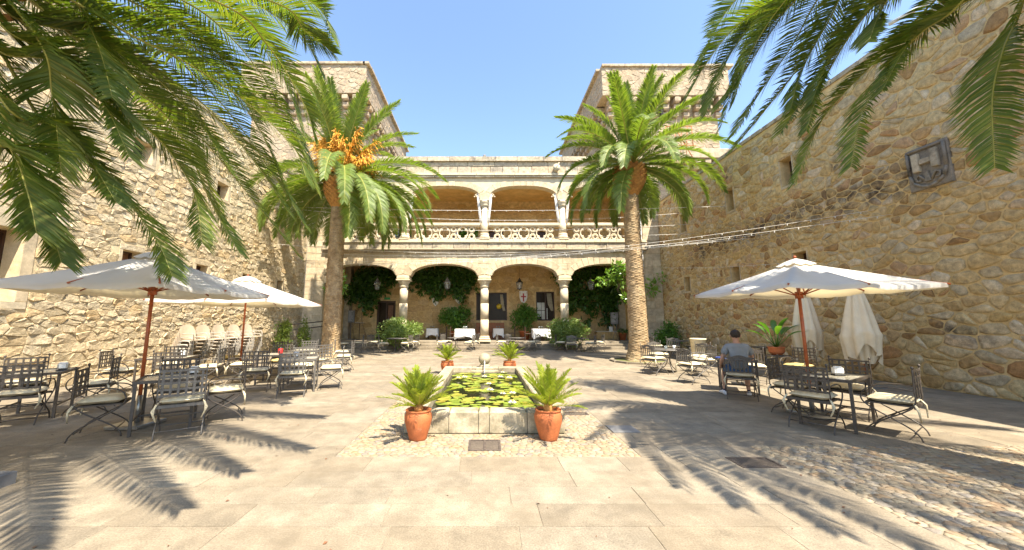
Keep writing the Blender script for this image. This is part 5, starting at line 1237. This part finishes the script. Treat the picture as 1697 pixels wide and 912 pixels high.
# ------------------------------------------------------------------ parasols
def parasol(label, x, y, a, zc, zt, rg, sleeve=False, rz=0):
    t = thing('parasol', label, 'parasol', (x, y, 0), R(rz), 'open white parasols')
    m = MB(); NA, NT = 64, 10; vs = []; fs = []
    def edge(k):
        th = 2*math.pi*k/NA; c, s = math.cos(th), math.sin(th); q = 1/max(abs(c), abs(s)); return c*q*a, s*q*a, th
    for j in range(NT+1):
        t_ = .07 + .93*j/NT
        for k in range(NA):
            ex, ey, th = edge(k); w = abs(math.sin(th*4)); pull = 1 - .05*w*t_*t_
            z = zt + (zc-zt)*(t_**.92) - .055*w*math.sin(t_*math.pi) - (.035*w*t_**4) + .006*math.sin(th*11+t_*9)*t_
            vs.append((ex*t_*pull, ey*t_*pull, z))
    for k in range(NA):                       # short hanging hem
        ex, ey, th = edge(k); w = abs(math.sin(th*4)); vs.append((ex*(1-.05*w)*1.0, ey*(1-.05*w)*1.0, zc - .035*w - .06 + .006*math.sin(th*20)))
    for j in range(NT+1):
        for k in range(NA): fs.append((j*NA+k, j*NA+(k+1) % NA, (j+1)*NA+(k+1) % NA, (j+1)*NA+k))
    m.add(vs, fs, True); m.build('canopy', 'canvas', t)
    m = MB(); vs = []; fs = []
    for j, (q, z) in enumerate(((.01,zt+.05),(.09,zt+.0),(.17,zt+(zc-zt)*.17+.02))):
        for k in range(NA): ex, ey, th = edge(k); vs.append((ex*q, ey*q, z - .012*abs(math.sin(th*4))*j))
    for j in range(2):
        for k in range(NA): fs.append((j*NA+k, j*NA+(k+1) % NA, (j+1)*NA+(k+1) % NA, (j+1)*NA+k))
    m.add(vs, fs, True); m.build('vent_cap', 'canvas', t)
    for k in range(8):
        th = k*math.pi/4; c, s = math.cos(th), math.sin(th); q = a/max(abs(c), abs(s)); m = MB()
        m.tube([(c*.04,s*.04,zt-.06), (c*q*.5,s*q*.5,zt+(zc-zt)*.53-.035), (c*(q+.02),s*(q+.02),zc-.015)], .014, 5); m.tube([(c*.05,s*.05,zt-.62), (c*q*.48,s*q*.48,zt+(zc-zt)*.5-.05)], .011, 5); m.build('rib', 'wood_pole', t)
    m = MB(); m.tube([(0,0,.35 if sleeve else .05),(0,0,zt+.04)], .026, 10); m.sphere((0,0,zt+.075), .028, 10, 6); m.build('pole', 'wood_pole', t)
    m = MB(); m.tube([(0,0,zt-.68),(0,0,zt-.56)], .06, 10); m.tube([(0,0,zt-.1),(0,0,zt-.02)], .055, 10); m.build('hub', 'wood_pole', t)
    m = MB(); m.tube([(0,0,.05),(0,0,.46)], .036, 10); m.box((0,0,.03), (.5,.5,.055), 0, .01); m.build('base', 'steel', t)
    return t
ru = random.Random(2)
parasol('large open white parasol at the left with dappled palm shade, nearest the camera', -5.42, 5.8, 1.18, 2.12, 2.72, ru)
parasol('open white parasol farther left in full sun with grey pole sleeve', -7.1, 10.6, 1.55, 2.18, 2.92, ru, True)
parasol('open white parasol with dappled shade over the long glass topped table at the right', 5.66, 6.4, 1.18, 2.17, 2.70, ru)
def closed_parasol(label, x, y, zlow, h, r, rg):
    t = thing('closed_parasol', label, 'parasol', (x, y, 0), 0, 'folded parasols by the ochre wall')
    m = MB(); NA, NZ = 48, 22; vs = []; fs = []; ph = rg.random()*6
    for j in range(NZ+1):
        f = j/NZ; rr = r*(.12 + .88*min(1, f*1.25)**.75) if f < .72 else r*(1.0 - .15*(f-.72)/.28)
        for k in range(NA):
            th = 2*math.pi*k/NA; fold = .34*abs(math.sin(th*4+ph+.3*math.sin(f*3)))+.08*math.sin(th*3+f*2+ph)
            z = h - (h-zlow)*f + (.18*math.sin(th*2+ph)+.10*math.sin(th*5))*max(0,f-.6)/.4
            vs.append((rr*(.78+fold)*math.cos(th), rr*(.78+fold)*math.sin(th), z))
    for j in range(NZ):
        for k in range(NA): fs.append((j*NA+k, j*NA+(k+1) % NA, (j+1)*NA+(k+1) % NA, (j+1)*NA+k))
    fs.append(tuple(range(NA))); m.add(vs, fs, True); m.build('canopy', 'canvas_cream', t)
    m = MB(); vs = []; fs = []
    for j in range(13):
        f = j/12; rr = r*(.86-.45*f**1.6)
        for k in range(NA):
            th = 2*math.pi*k/NA; vs.append((.05+rr*(.75+.2*abs(math.sin(th*4+1)))*math.cos(th), rr*(.75+.2*abs(math.sin(th*4+1)))*math.sin(th), zlow+.34-.56*f))
    for j in range(12):
        for k in range(NA): fs.append((j*NA+k, j*NA+(k+1) % NA, (j+1)*NA+(k+1) % NA, (j+1)*NA+k))
    m.add(vs, fs, True); m.build('loose_hem', 'canvas_cream', t)
    m = MB(); m.tube([(0,0,.05),(0,0,h+.08)], .025, 8); m.build('pole', 'wood_pole', t)
    m = MB(); m.tube([(0,0,.04),(0,0,.3)], .035, 8); m.box((0,0,.03), (.45,.45,.05)); m.build('base', 'sign', t)
closed_parasol('folded cream parasol standing beside the terracotta plant bowl', 9.4, 10.5, .82, 2.7, .34, ru)
closed_parasol('folded cream parasol with its hem sagging low against the ochre wall', 9.5, 9.1, .80, 2.6, .36, ru)

# ------------------------------------------------------------------ plant stand with bowl
t = thing('plant_stand', 'scrolled iron stand holding the terracotta bowl by the folded parasol', 'plant stand', (8.65, 10.7, 0))
m = MB(); m.lathe([(.30,.60),(.31,.62),(.30,.635),(.02,.636)], n=20); m.build('top', 'iron', t)
for k in range(4):
    a = k*math.pi/2+.4; m = MB(); curve(m, [(math.cos(a)*q, math.sin(a)*q, z) for q, z in ((.28,.62),(.36,.55),(.30,.48),(.2,.4),(.18,.25),(.28,.08),(.36,.0))], .012); m.build('leg', 'iron', t)
t = thing('plant_bowl', 'round terracotta bowl with a strelitzia of long upright leaves', 'potted plant', (8.65, 10.75, .637))
m = MB(); m.lathe([(.11,0),(.17,.05),(.20,.12),(.195,.20),(.215,.22),(.215,.24),(.18,.235),(.17,.2),(.01,.2)], n=24); m.build('bowl', 'terracotta', t)
for k in range(11):
    a = k*2.4; el = R(78-3.2*k); L = ru.uniform(.62,.95); d = Vector((math.cos(a)*math.cos(el), math.sin(a)*math.cos(el), math.sin(el))); b = Vector((0,0,.2)); p = b + d*L*.6
    m = MB(); S = d.cross(UP).normalized(); N = 8; vs = []; fs = []; D = d.copy(); q = p.copy()
    for i in range(N+1):
        w = .075*math.sin(math.pi*min(1,(i+.3)/(N+.3)))**.7+.004; nn = S.cross(D); vs += [q+S*w+nn*w*.35, q, q-S*w+nn*w*.35]; D = (D + Vector((0,0,-.09)) + Vector((math.cos(a),math.sin(a),0))*.05).normalized(); q = q + D*.065
    for i in range(N): fs += [(i*3,i*3+1,i*3+4,i*3+3),(i*3+1,i*3+2,i*3+5,i*3+4)]
    m.add(vs, fs, True); m.tube([b, p], [.013,.008], 5); m.build('leaf', 'bush', t)
t = thing('waste_bin', 'cream tapered bin standing behind the bistro table by the right palm', 'bin', (8.2,13.9,0))
m = MB(); m.lathe([(.20,0),(.21,.02),(.27,.92),(.285,.93),(.285,.98),(.24,.98),(.2,.3),(.01,.3)], n=24); m.build('body', 'cream', t)

# ------------------------------------------------------------------ lanterns, shields, boards
def lantern(label, x, y, z, drop):
    t = thing('hanging_lantern', label, 'lantern', (x, y, z), 0, 'lanterns hanging in the arches')
    m = MB(); m.tube([(0,0,.78),(0,0,.78+drop)], .008, 5); m.build('chain', 'black', t)
    m = MB(); m.lathe([(.23,.45),(.24,.47),(.12,.58),(.11,.60),(.12,.64),(.05,.70),(.03,.78)], n=6, smooth=False); m.lathe([(.13,0),(.16,.02),(.16,.05),(.05,.05)], n=6, smooth=False); m.sphere((0,0,-.03), .035, 8, 5)
    for k in range(6): a = k*math.pi/3; m.tube([(.15*math.cos(a),.15*math.sin(a),.05),(.215*math.cos(a),.215*math.sin(a),.455)], .012, 4)
    m.build('frame', 'black' if drop > 1 else 'sign', t)
    m = MB(); m.lathe([(.145,.055),(.20,.445)], n=6, smooth=False); m.build('glass', 'lantern_glass', t)
    m = MB(); m.tube([(0,0,.05),(0,0,.22)], .03, 8); m.sphere((0,0,.27), .045, 8, 6, 1.3); m.build('bulb', 'white', t)
lantern('grey lantern hanging in the first arch before the dark vine', -7.15, 23.6, 3.75, .8)
lantern('grey lantern hanging in the second arch before the vine', -2.48, 23.6, 3.78, .8)
lantern('black lantern hanging in the third arch above the red cross shield', 2.33, 23.6, 3.75, 1.1)
lantern('grey lantern half lost in the vine of the fourth arch', 7.1, 23.6, 3.75, .8)
for x, l in ((-2.1,'small iron wall lantern on the loggia wall left of the middle column'), (2.4,'small iron wall lantern on the loggia wall right of the middle column'), (-6.4,'small iron wall lantern on the loggia wall behind the left palm')):
    t = thing('wall_lantern', l, 'lantern', (x, 25.45, 7.75), 0, 'lanterns on the loggia wall'); m = MB()
    for a in (-.16,.16):
        for b in (-.12,.12): m.box((a,b,.25), (.03,.03,.5))
    m.box((0,0,.52), (.40,.32,.06)); m.box((0,0,.02), (.36,.28,.04)); m.build('frame', 'black', t); m = MB(); m.box((0,0,.26), (.28,.2,.42)); m.build('glass', 'lantern_glass', t)
t = thing('potted_fern', 'dark potted plant on the loggia behind the balustrade', 'potted plant', (-1.2, 24.2, 6.42)); m = MB(); m.lathe([(.2,0),(.28,.7),(.25,.7),(.01,.66)], n=14); m.build('pot', 'terracotta', t); m = MB(); leaf_cloud(m, shell((0,0,1.2), (.7,.5,.55), 14, ru), 500, .2, ru); m.build('foliage', 'bush', t)
def shield(label, x, z, w, h, deco):
    t = thing('wall_shield', label, 'shield', (x, 25.66, z), 0, 'white shields on the arcade back wall'); P = [(-w/2,h*.5),(-w*.25,h*.53),(0,h*.5),(w*.25,h*.53),(w/2,h*.5),(w/2,h*.05),(w*.36,-.25*h),(0,-.5*h),(-w*.36,-.25*h),(-w/2,h*.05)]
    f = lambda u, v, d: (u, -d, v)
    m = MB(); m.prism(P, f, 0, .05, .015); m.build('board', 'white', t)
    if deco == 'cross':
        m = MB(); m.prism([(-.045,-.24),(.045,-.24),(.045,.26),(-.045,.26)], f, .051, .062); m.prism([(-.18,.02),(-.047,.02),(-.047,.11),(-.18,.11)], f, .051, .062); m.prism([(.047,.02),(.18,.02),(.18,.11),(.047,.11)], f, .051, .062)
        for a in (-.14,.14): m.prism([(a-.06,.015),(a-.03,.015),(a-.03,.115),(a-.06,.115)], f, .0625, .066) if False else None
        for q in ((-.03,.26,.06,.04),(-.03,-.28,.06,.04)): m.prism([(q[0]-.03,q[1]),(q[0]+.09,q[1]),(q[0]+.09,q[1]+.035),(q[0]-.03,q[1]+.035)], f, .0511, .0621)
        m.build('red_cross', 'red', t)
        for a in (-.24,.24): m = MB(); m.sphere((a,-.05,.33), .03, 8, 5); m.build('red_dot', 'red', t)
    elif deco == 'mark':
        m = MB(); m.prism([(-.2,.02),(.02,.10),(.05,.05),(-.18,-.04)], f, .051, .06); m.build('blue_mark', 'blue', t)
    else:
        m = MB(); m.prism([(-.05,.02),(.05,.02),(.01,.14),(-.01,.14)], f, .051, .06); m.prism([(-.03,-.24),(.03,-.24),(.0,-.16)], f, .051, .06); m.build('faint_mark', 'sign', t)
shield('blank white shield with faint grey marks hanging under the vine', -3.52, 3.13, .52, .82, 'none')
shield('white shield with a blue mark half hidden behind the vine leaves', -1.85, 3.25, .60, .75, 'mark')
shield('white shield with a red cross and two red dots above the right round shrub', 2.80, 3.35, .58, .92, 'cross')
def board(label, x, y, z0, w, h, kind):
    t = thing('sign_board', label, 'sign', (x, y, .41)); m = MB(); m.box((0,0,z0+h/2), (w,.04,h), 0, .006); m.build('panel', 'sign', t)
    m = MB()
    rr = random.Random(int(x*10)+50); k = 9
    for i in range(k):
        zz = z0 + h*.9 - i*h*.8/k; q = w*rr.uniform(.35,.7); m.box((-w*.4+q/2,-.0225,zz), (q,.004,.012))
    m.build('text_lines', 'paper', t); m = MB()
    if kind == 'easel':
        for s in (-1,1): m.tube([(s*w*.3,.0,z0+.02),(s*w*.05,-.05,z0*.45),(s*w*.42,-.1,0)], .016, 5)
    else: m.tube([(0,0,z0+.01),(0,0,0)], .02, 6); m.lathe([(.2,0),(.2,.02),(.03,.03)], n=14)
    m.build('stand', 'sign', t)
board('grey menu board on a post under the dark vine of the first arch', -9.25, 24.9, 1.15, .46, .85, 'post')
board('grey notice board on crossed legs in the fourth arch', 8.9, 24.6, 1.05, .52, .80, 'easel')
t = thing('menu_stand', 'slanted open menu on a thin lectern stand beside the menu board', 'menu stand', (-8.55, 24.6, .41)); m = MB(); m.box((0,0,1.12), (.62,.3,.03)); m.build('tray', 'black', t)
m = MB(); m.box((-.145,-.02,1.145), (.26,.24,.012)); m.box((.145,-.02,1.145), (.26,.24,.012)); m.build('pages', 'paper', t); m = MB(); m.tube([(0,.02,0),(0,.02,1.1)], .02, 6); m.lathe([(.18,0),(.18,.02),(.03,.03)], n=14); m.build('post', 'black', t)
m = MB(); m.box((-7.0,25.6,3.28), (.42,.06,.16), 0, .01); tag(m.build('exit_sign', 'green_sign'), 'small green emergency sign above the gallery door', 'sign')
t = thing('stone_bench', 'low masonry bench with pots at the right end of the arcade', 'bench', (8.5,25.1,.41))
for a in (-.5,0,.5): m = MB(); m.box((a,0,.25), (.49,.5,.5), 0, .02); m.build('block', 'back_stone', t)
m = MB(); m.box((0,0,.535), (1.56,.56,.06), 0, .01); m.build('slab', 'smooth_stone', t)
t = thing('potted_plant', 'terracotta pot with small plant at the foot of the notice board', 'potted plant', (9.2,24.0,.41)); m = MB(); m.lathe([(.17,0),(.24,.42),(.26,.42),(.26,.48),(.22,.48),(.2,.43),(.01,.43)], n=18); m.build('pot', 'terracotta', t); m = MB(); leaf_cloud(m, [((0,0,.55),(.28,.28,.16))], 120, .15, ru); m.build('foliage', 'vine', t)
t = thing('rubber_plant', 'dark broad leaved plant against the wall left of the masonry bench', 'potted plant', (7.2,25.0,.41)); m = MB(); leaf_cloud(m, [((-.4,0,1.15),(.3,.2,.15)),((.1,0,1.5),(.15,.15,.3)),((.45,0,1.25),(.3,.2,.15))], 26, .55, ru, .45); m.build('leaves', 'vine', t); m = MB(); m.tube([(0,0,0),(0,0,1.2)], .03, 6); m.build('stem', 'trunk', t)
m = MB(); m.box((8.75,24.95,1.13), (.24,.03,.3)); tag(m.build('notice_card', 'paper'), 'white notice card standing on the masonry bench', 'card')
m = MB(); m.box((9.84,23.9,2.6), (.03,.25,.4)); tag(m.build('wall_box', 'sign'), 'small grey box on the ochre end wall of the arcade', 'wall box')
t = thing('handrail', 'dark iron handrail on posts by the left gallery pier', 'handrail', (-9.3,18.9,0))
for (a, b) in ((-.6,-1.2),(.7,.9)): m = MB(); m.box((a,b,.75), (.06,.06,1.5 if a < 0 else 1.75)); m.build('post', 'iron', t)
for z in (1.15, 1.42): m = MB(); m.tube([(-.75,-1.4,z),(.9,1.2,z+.28)], .03, 6); m.build('rail', 'iron', t)

m = MB(); rd = random.Random(77)
for i in range(170):
    x, y = rd.uniform(-8,8), 2.6 + 9*rd.random()**1.6
    if abs(x) < 1.25 and 5.3 < y < 11: continue
    a = rd.random()*6.28; l = rd.uniform(.012,.045); c, s_ = math.cos(a)*l, math.sin(a)*l
    m.add([(x,y,.004),(x+c*.5-s_*.3,y+s_*.5+c*.3,.012),(x+c,y+s_,.006),(x+c*.5+s_*.3,y+s_*.5-c*.3,.005)], [(0,1,2,3)])
o = m.build('leaf_litter', 'brown_wood'); o['kind'] = 'stuff'
# ------------------------------------------------------------------ strings of lights
def string(label, a, b, sag, n=26, two=False):
    a, b = Vector(a), Vector(b); t = thing('light_string', label, 'string lights', a, 0, 'white light strings across the courtyard'); L = b - a; pts = []
    for i in range(n+1): f = i/n; pts.append(L*f + Vector((0,0,-sag*4*f*(1-f))))
    m = MB(); m.tube(pts, .0105 if min(a.y, b.y) > 13.5 else .006, 5)
    m.build('cable', 'wire', t); m = MB(); D = L.length
    for i in range(int(D/.55)):
        f = (i+.5)/int(D/.55); p = L*f + Vector((0,0,-sag*4*f*(1-f)-.03)); m.box(p, (.018,.018,.05))
    o = m.build('bulbs', 'wire', t); o['kind'] = 'stuff'
string('light string crossing highest, before the loggia columns', (-10.45,17.2,7.35), (10.85,15.4,6.75), .22)
string('light string just under the highest one, before the loggia columns', (-10.45,17.0,7.25), (10.85,18.6,7.45), .55)
string('light string crossing at the balustrade top', (-10.45,18.5,6.8), (10.85,18.4,6.75), .35)
string('light string crossing at the balustrade foot', (-10.45,18.2,6.15), (10.85,18.0,6.15), .22)
string('light string crossing before the balcony fascia', (-10.45,17.6,5.5), (10.85,17.2,5.6), .55)
string('light string sagging along the frieze above the arches', (-10.45,18.8,5.35), (10.85,16.2,5.35), .45)
string('upper light string sagging through the arch crowns', (-10.4,19.5,5.0), (10.85,14.2,5.0), .38)
string('middle light string sagging through the arch crowns', (-10.4,19.3,4.9), (10.85,13.2,4.95), .5)
string('lower light string sagging through the arch crowns', (-10.4,19.1,4.85), (10.85,9.6,4.7), .62)
string('light string running along the ochre wall below the coat of arms', (-10.4,19.2,4.8), (10.85,9.2,4.45), .55)
string('faint light string low along the ochre wall', (10.4,20.5,4.75), (10.86,11.5,3.6), .1, 10)

# ------------------------------------------------------------------ seated man
def skin(name, verts, edges, mat, parent, sub=2, root=0):
    me = bpy.data.meshes.new(name); me.from_pydata([v[:3] for v in verts], edges, []); o = bpy.data.objects.new(name, me); COL.objects.link(o); o.parent = parent
    o.modifiers.new('skin', 'SKIN').use_smooth_shade = True
    sv = me.skin_vertices[0].data
    for i, v in enumerate(verts): sv[i].radius = (v[3], v[4] if len(v) > 4 else v[3])
    sv[root].use_root = True
    s = o.modifiers.new('sub', 'SUBSURF'); s.levels = sub; s.render_levels = sub; me.materials.append(M[mat]); return o
man = thing('person', 'seated man seen from behind in grey T-shirt, blue shorts and white shoes', 'person', (5.45, 7.83, 0), R(60-90+4))
V = [(0,-.04,.60,.13,.10),(0,-.06,.76,.12,.085),(0,-.05,.92,.125,.085),(0,-.01,1.06,.11,.075),(0,.02,1.14,.065),(0,.045,1.20,.056),(0,.06,1.255,.078,.085),(0,.062,1.325,.086,.098),(0,.055,1.385,.072,.082)]
E_ = [(i,i+1) for i in range(8)]
def limb(parent_i, pts):
    p = parent_i
    for q in pts: V.append(q); E_.append((p, len(V)-1)); p = len(V)-1
    return p
wl_ = limb(3, [(-.17,-.01,1.05,.05),(-.225,-.03,1.0,.05),(-.275,-.05,.85,.047),(-.305,-.04,.76,.042),(-.30,.06,.70,.038),(-.285,.15,.655,.028)])
wr_ = limb(3, [(.17,0,1.05,.05),(.225,.04,.99,.05),(.27,.13,.88,.047),(.285,.20,.80,.042),(.22,.34,.77,.036),(.16,.43,.765,.027)])
def hand(w, c, d, side, up):
    c, d, side = Vector(c), Vector(d).normalized(), Vector(side).normalized(); up = Vector(up)
    k = limb(w, [(*(c+d*.04),.026,.016)]); k2 = limb(k, [(*(c+d*.085),.034,.014)])
    for i, l in enumerate((.065,.075,.072,.055)):
        o = side*(.030-.020*i); limb(k2, [(*(c+d*.10+o),.0095),(*(c+d*(.10+l*.55)+o-up*.012),.0088),(*(c+d*(.10+l*.9)+o-up*.035),.0078)])
    limb(k, [(*(c+d*.06+side*.04-up*.005),.012),(*(c+d*.09+side*.058-up*.015),.010),(*(c+d*.115+side*.058-up*.02),.0085)])
hand(wl_, (-.285,.15,.655), (.05,.9,-.35), (1,0,.1), (0,.2,1)); hand(wr_, (.16,.43,.765), (-.5,.8,-.08), (-.8,-.5,0), (0,0,1))
for s, kn, an, toe in ((-1,(-.20,.40,.53),(-.245,.30,.11),(-.29,.42,.045)), (1,(.19,.40,.53),(.20,.34,.11),(.215,.47,.045))):
    limb(0, [(s*.10,.02,.57,.105,.10),(s*.155,.20,.56,.09),(kn[0],kn[1],kn[2],.066),(kn[0]*.55+an[0]*.45,kn[1]*.55+an[1]*.45+.0,.36,.060),(kn[0]*.2+an[0]*.8,an[1]+.02,.20,.044),(*an,.037),(an[0],an[1]+.02,.05,.036),(*toe,.034)])
skin('body', V, E_, 'skin', man, 2)
T = [(0,-.04,.58,.170,.135),(0,-.06,.74,.172,.132),(0,-.055,.90,.182,.132),(0,-.012,1.05,.165,.115),(0,.016,1.115,.085,.08)]; TE = [(0,1),(1,2),(2,3),(3,4)]
for s, pts in ((-1,[(-.17,-.01,1.06,.085),(-.228,-.03,1.0,.075),(-.265,-.046,.88,.070)]), (1,[(.17,0,1.06,.085),(.228,.04,.99,.075),(.262,.115,.90,.070)])):
    p = 3
    for q in pts: T.append(q); TE.append((p, len(T)-1)); p = len(T)-1
skin('t_shirt', T, TE, 'tshirt', man, 2, 2)
S_ = [(0,-.04,.60,.175,.14)]; SE = []
for s in (-1,1):
    p = 0
    for q in ((s*.10,.02,.572,.120,.112),(s*.155,.20,.562,.108,.10),(s*.185,.34,.545,.098,.092)): S_.append(q); SE.append((p, len(S_)-1)); p = len(S_)-1
skin('shorts', S_, SE, 'shorts', man, 2)
m = MB(); vs = []; fs = []; N = 20; K = 12
for i in range(K+1):
    for k in range(N):
        a = 2*math.pi*k/N; ph = math.pi*i/K*.68; ph *= (.62 + .38*(1-math.sin(a))/2 + (.12 if math.sin(a) < 0 else 0)) ; r = 1 + .03*math.sin(a*7+i)
        vs.append((.094*r*math.sin(ph)*math.cos(a), .062 + .108*r*math.sin(ph)*math.sin(a), 1.335 + .105*r*math.cos(ph)))
for i in range(K):
    for k in range(N): fs.append((i*N+k, i*N+(k+1) % N, (i+1)*N+(k+1) % N, (i+1)*N+k))
m.add(vs, fs, True); m.build('hair', 'hair', man)
for s, an, toe in ((-1,(-.245,.30),(-.30,.43)), (1,(.20,.34),(.225,.48))):
    skin('shoe', [(an[0],an[1]-.05,.05,.045,.05),(an[0],an[1]+.02,.06,.048,.055),((an[0]+toe[0])/2,(an[1]+toe[1])/2+.01,.048,.046,.042),(toe[0],toe[1]+.03,.035,.044,.032),(toe[0]+(toe[0]-an[0])*.2,toe[1]+.07,.03,.032,.024)], [(0,1),(1,2),(2,3),(3,4)], 'shoe', man, 2, 1)
    skin('sock', [(an[0],an[1],.08,.044),(an[0],an[1],.15,.047)], [(0,1)], 'navy', man, 1)
m = MB()
for s in (-1,1): m.sphere((s*.086,.06,1.30), .022, 8, 6, 1.5)
m.build('ears', 'skin', man)
m = MB(); m.tube([(0,.135,1.33),(0,.165,1.285),(0,.145,1.275)], [.010,.017,.012], 6); m.build('nose', 'skin', man)
m = MB()
for s in (-1,1): m.sphere((s*.032,.137,1.325), .012, 8, 6)
m.build('eyes', 'black', man)
m = MB(); m.tube([(-.024,.143,1.248),(0,.150,1.246),(.024,.143,1.248)], .006, 5); m.build('mouth', 'terracotta', man)
m = MB(); m.tube([(-.288,.125,.668),(-.285,.15,.656)], .036, 12); m.build('watch', 'black', man)
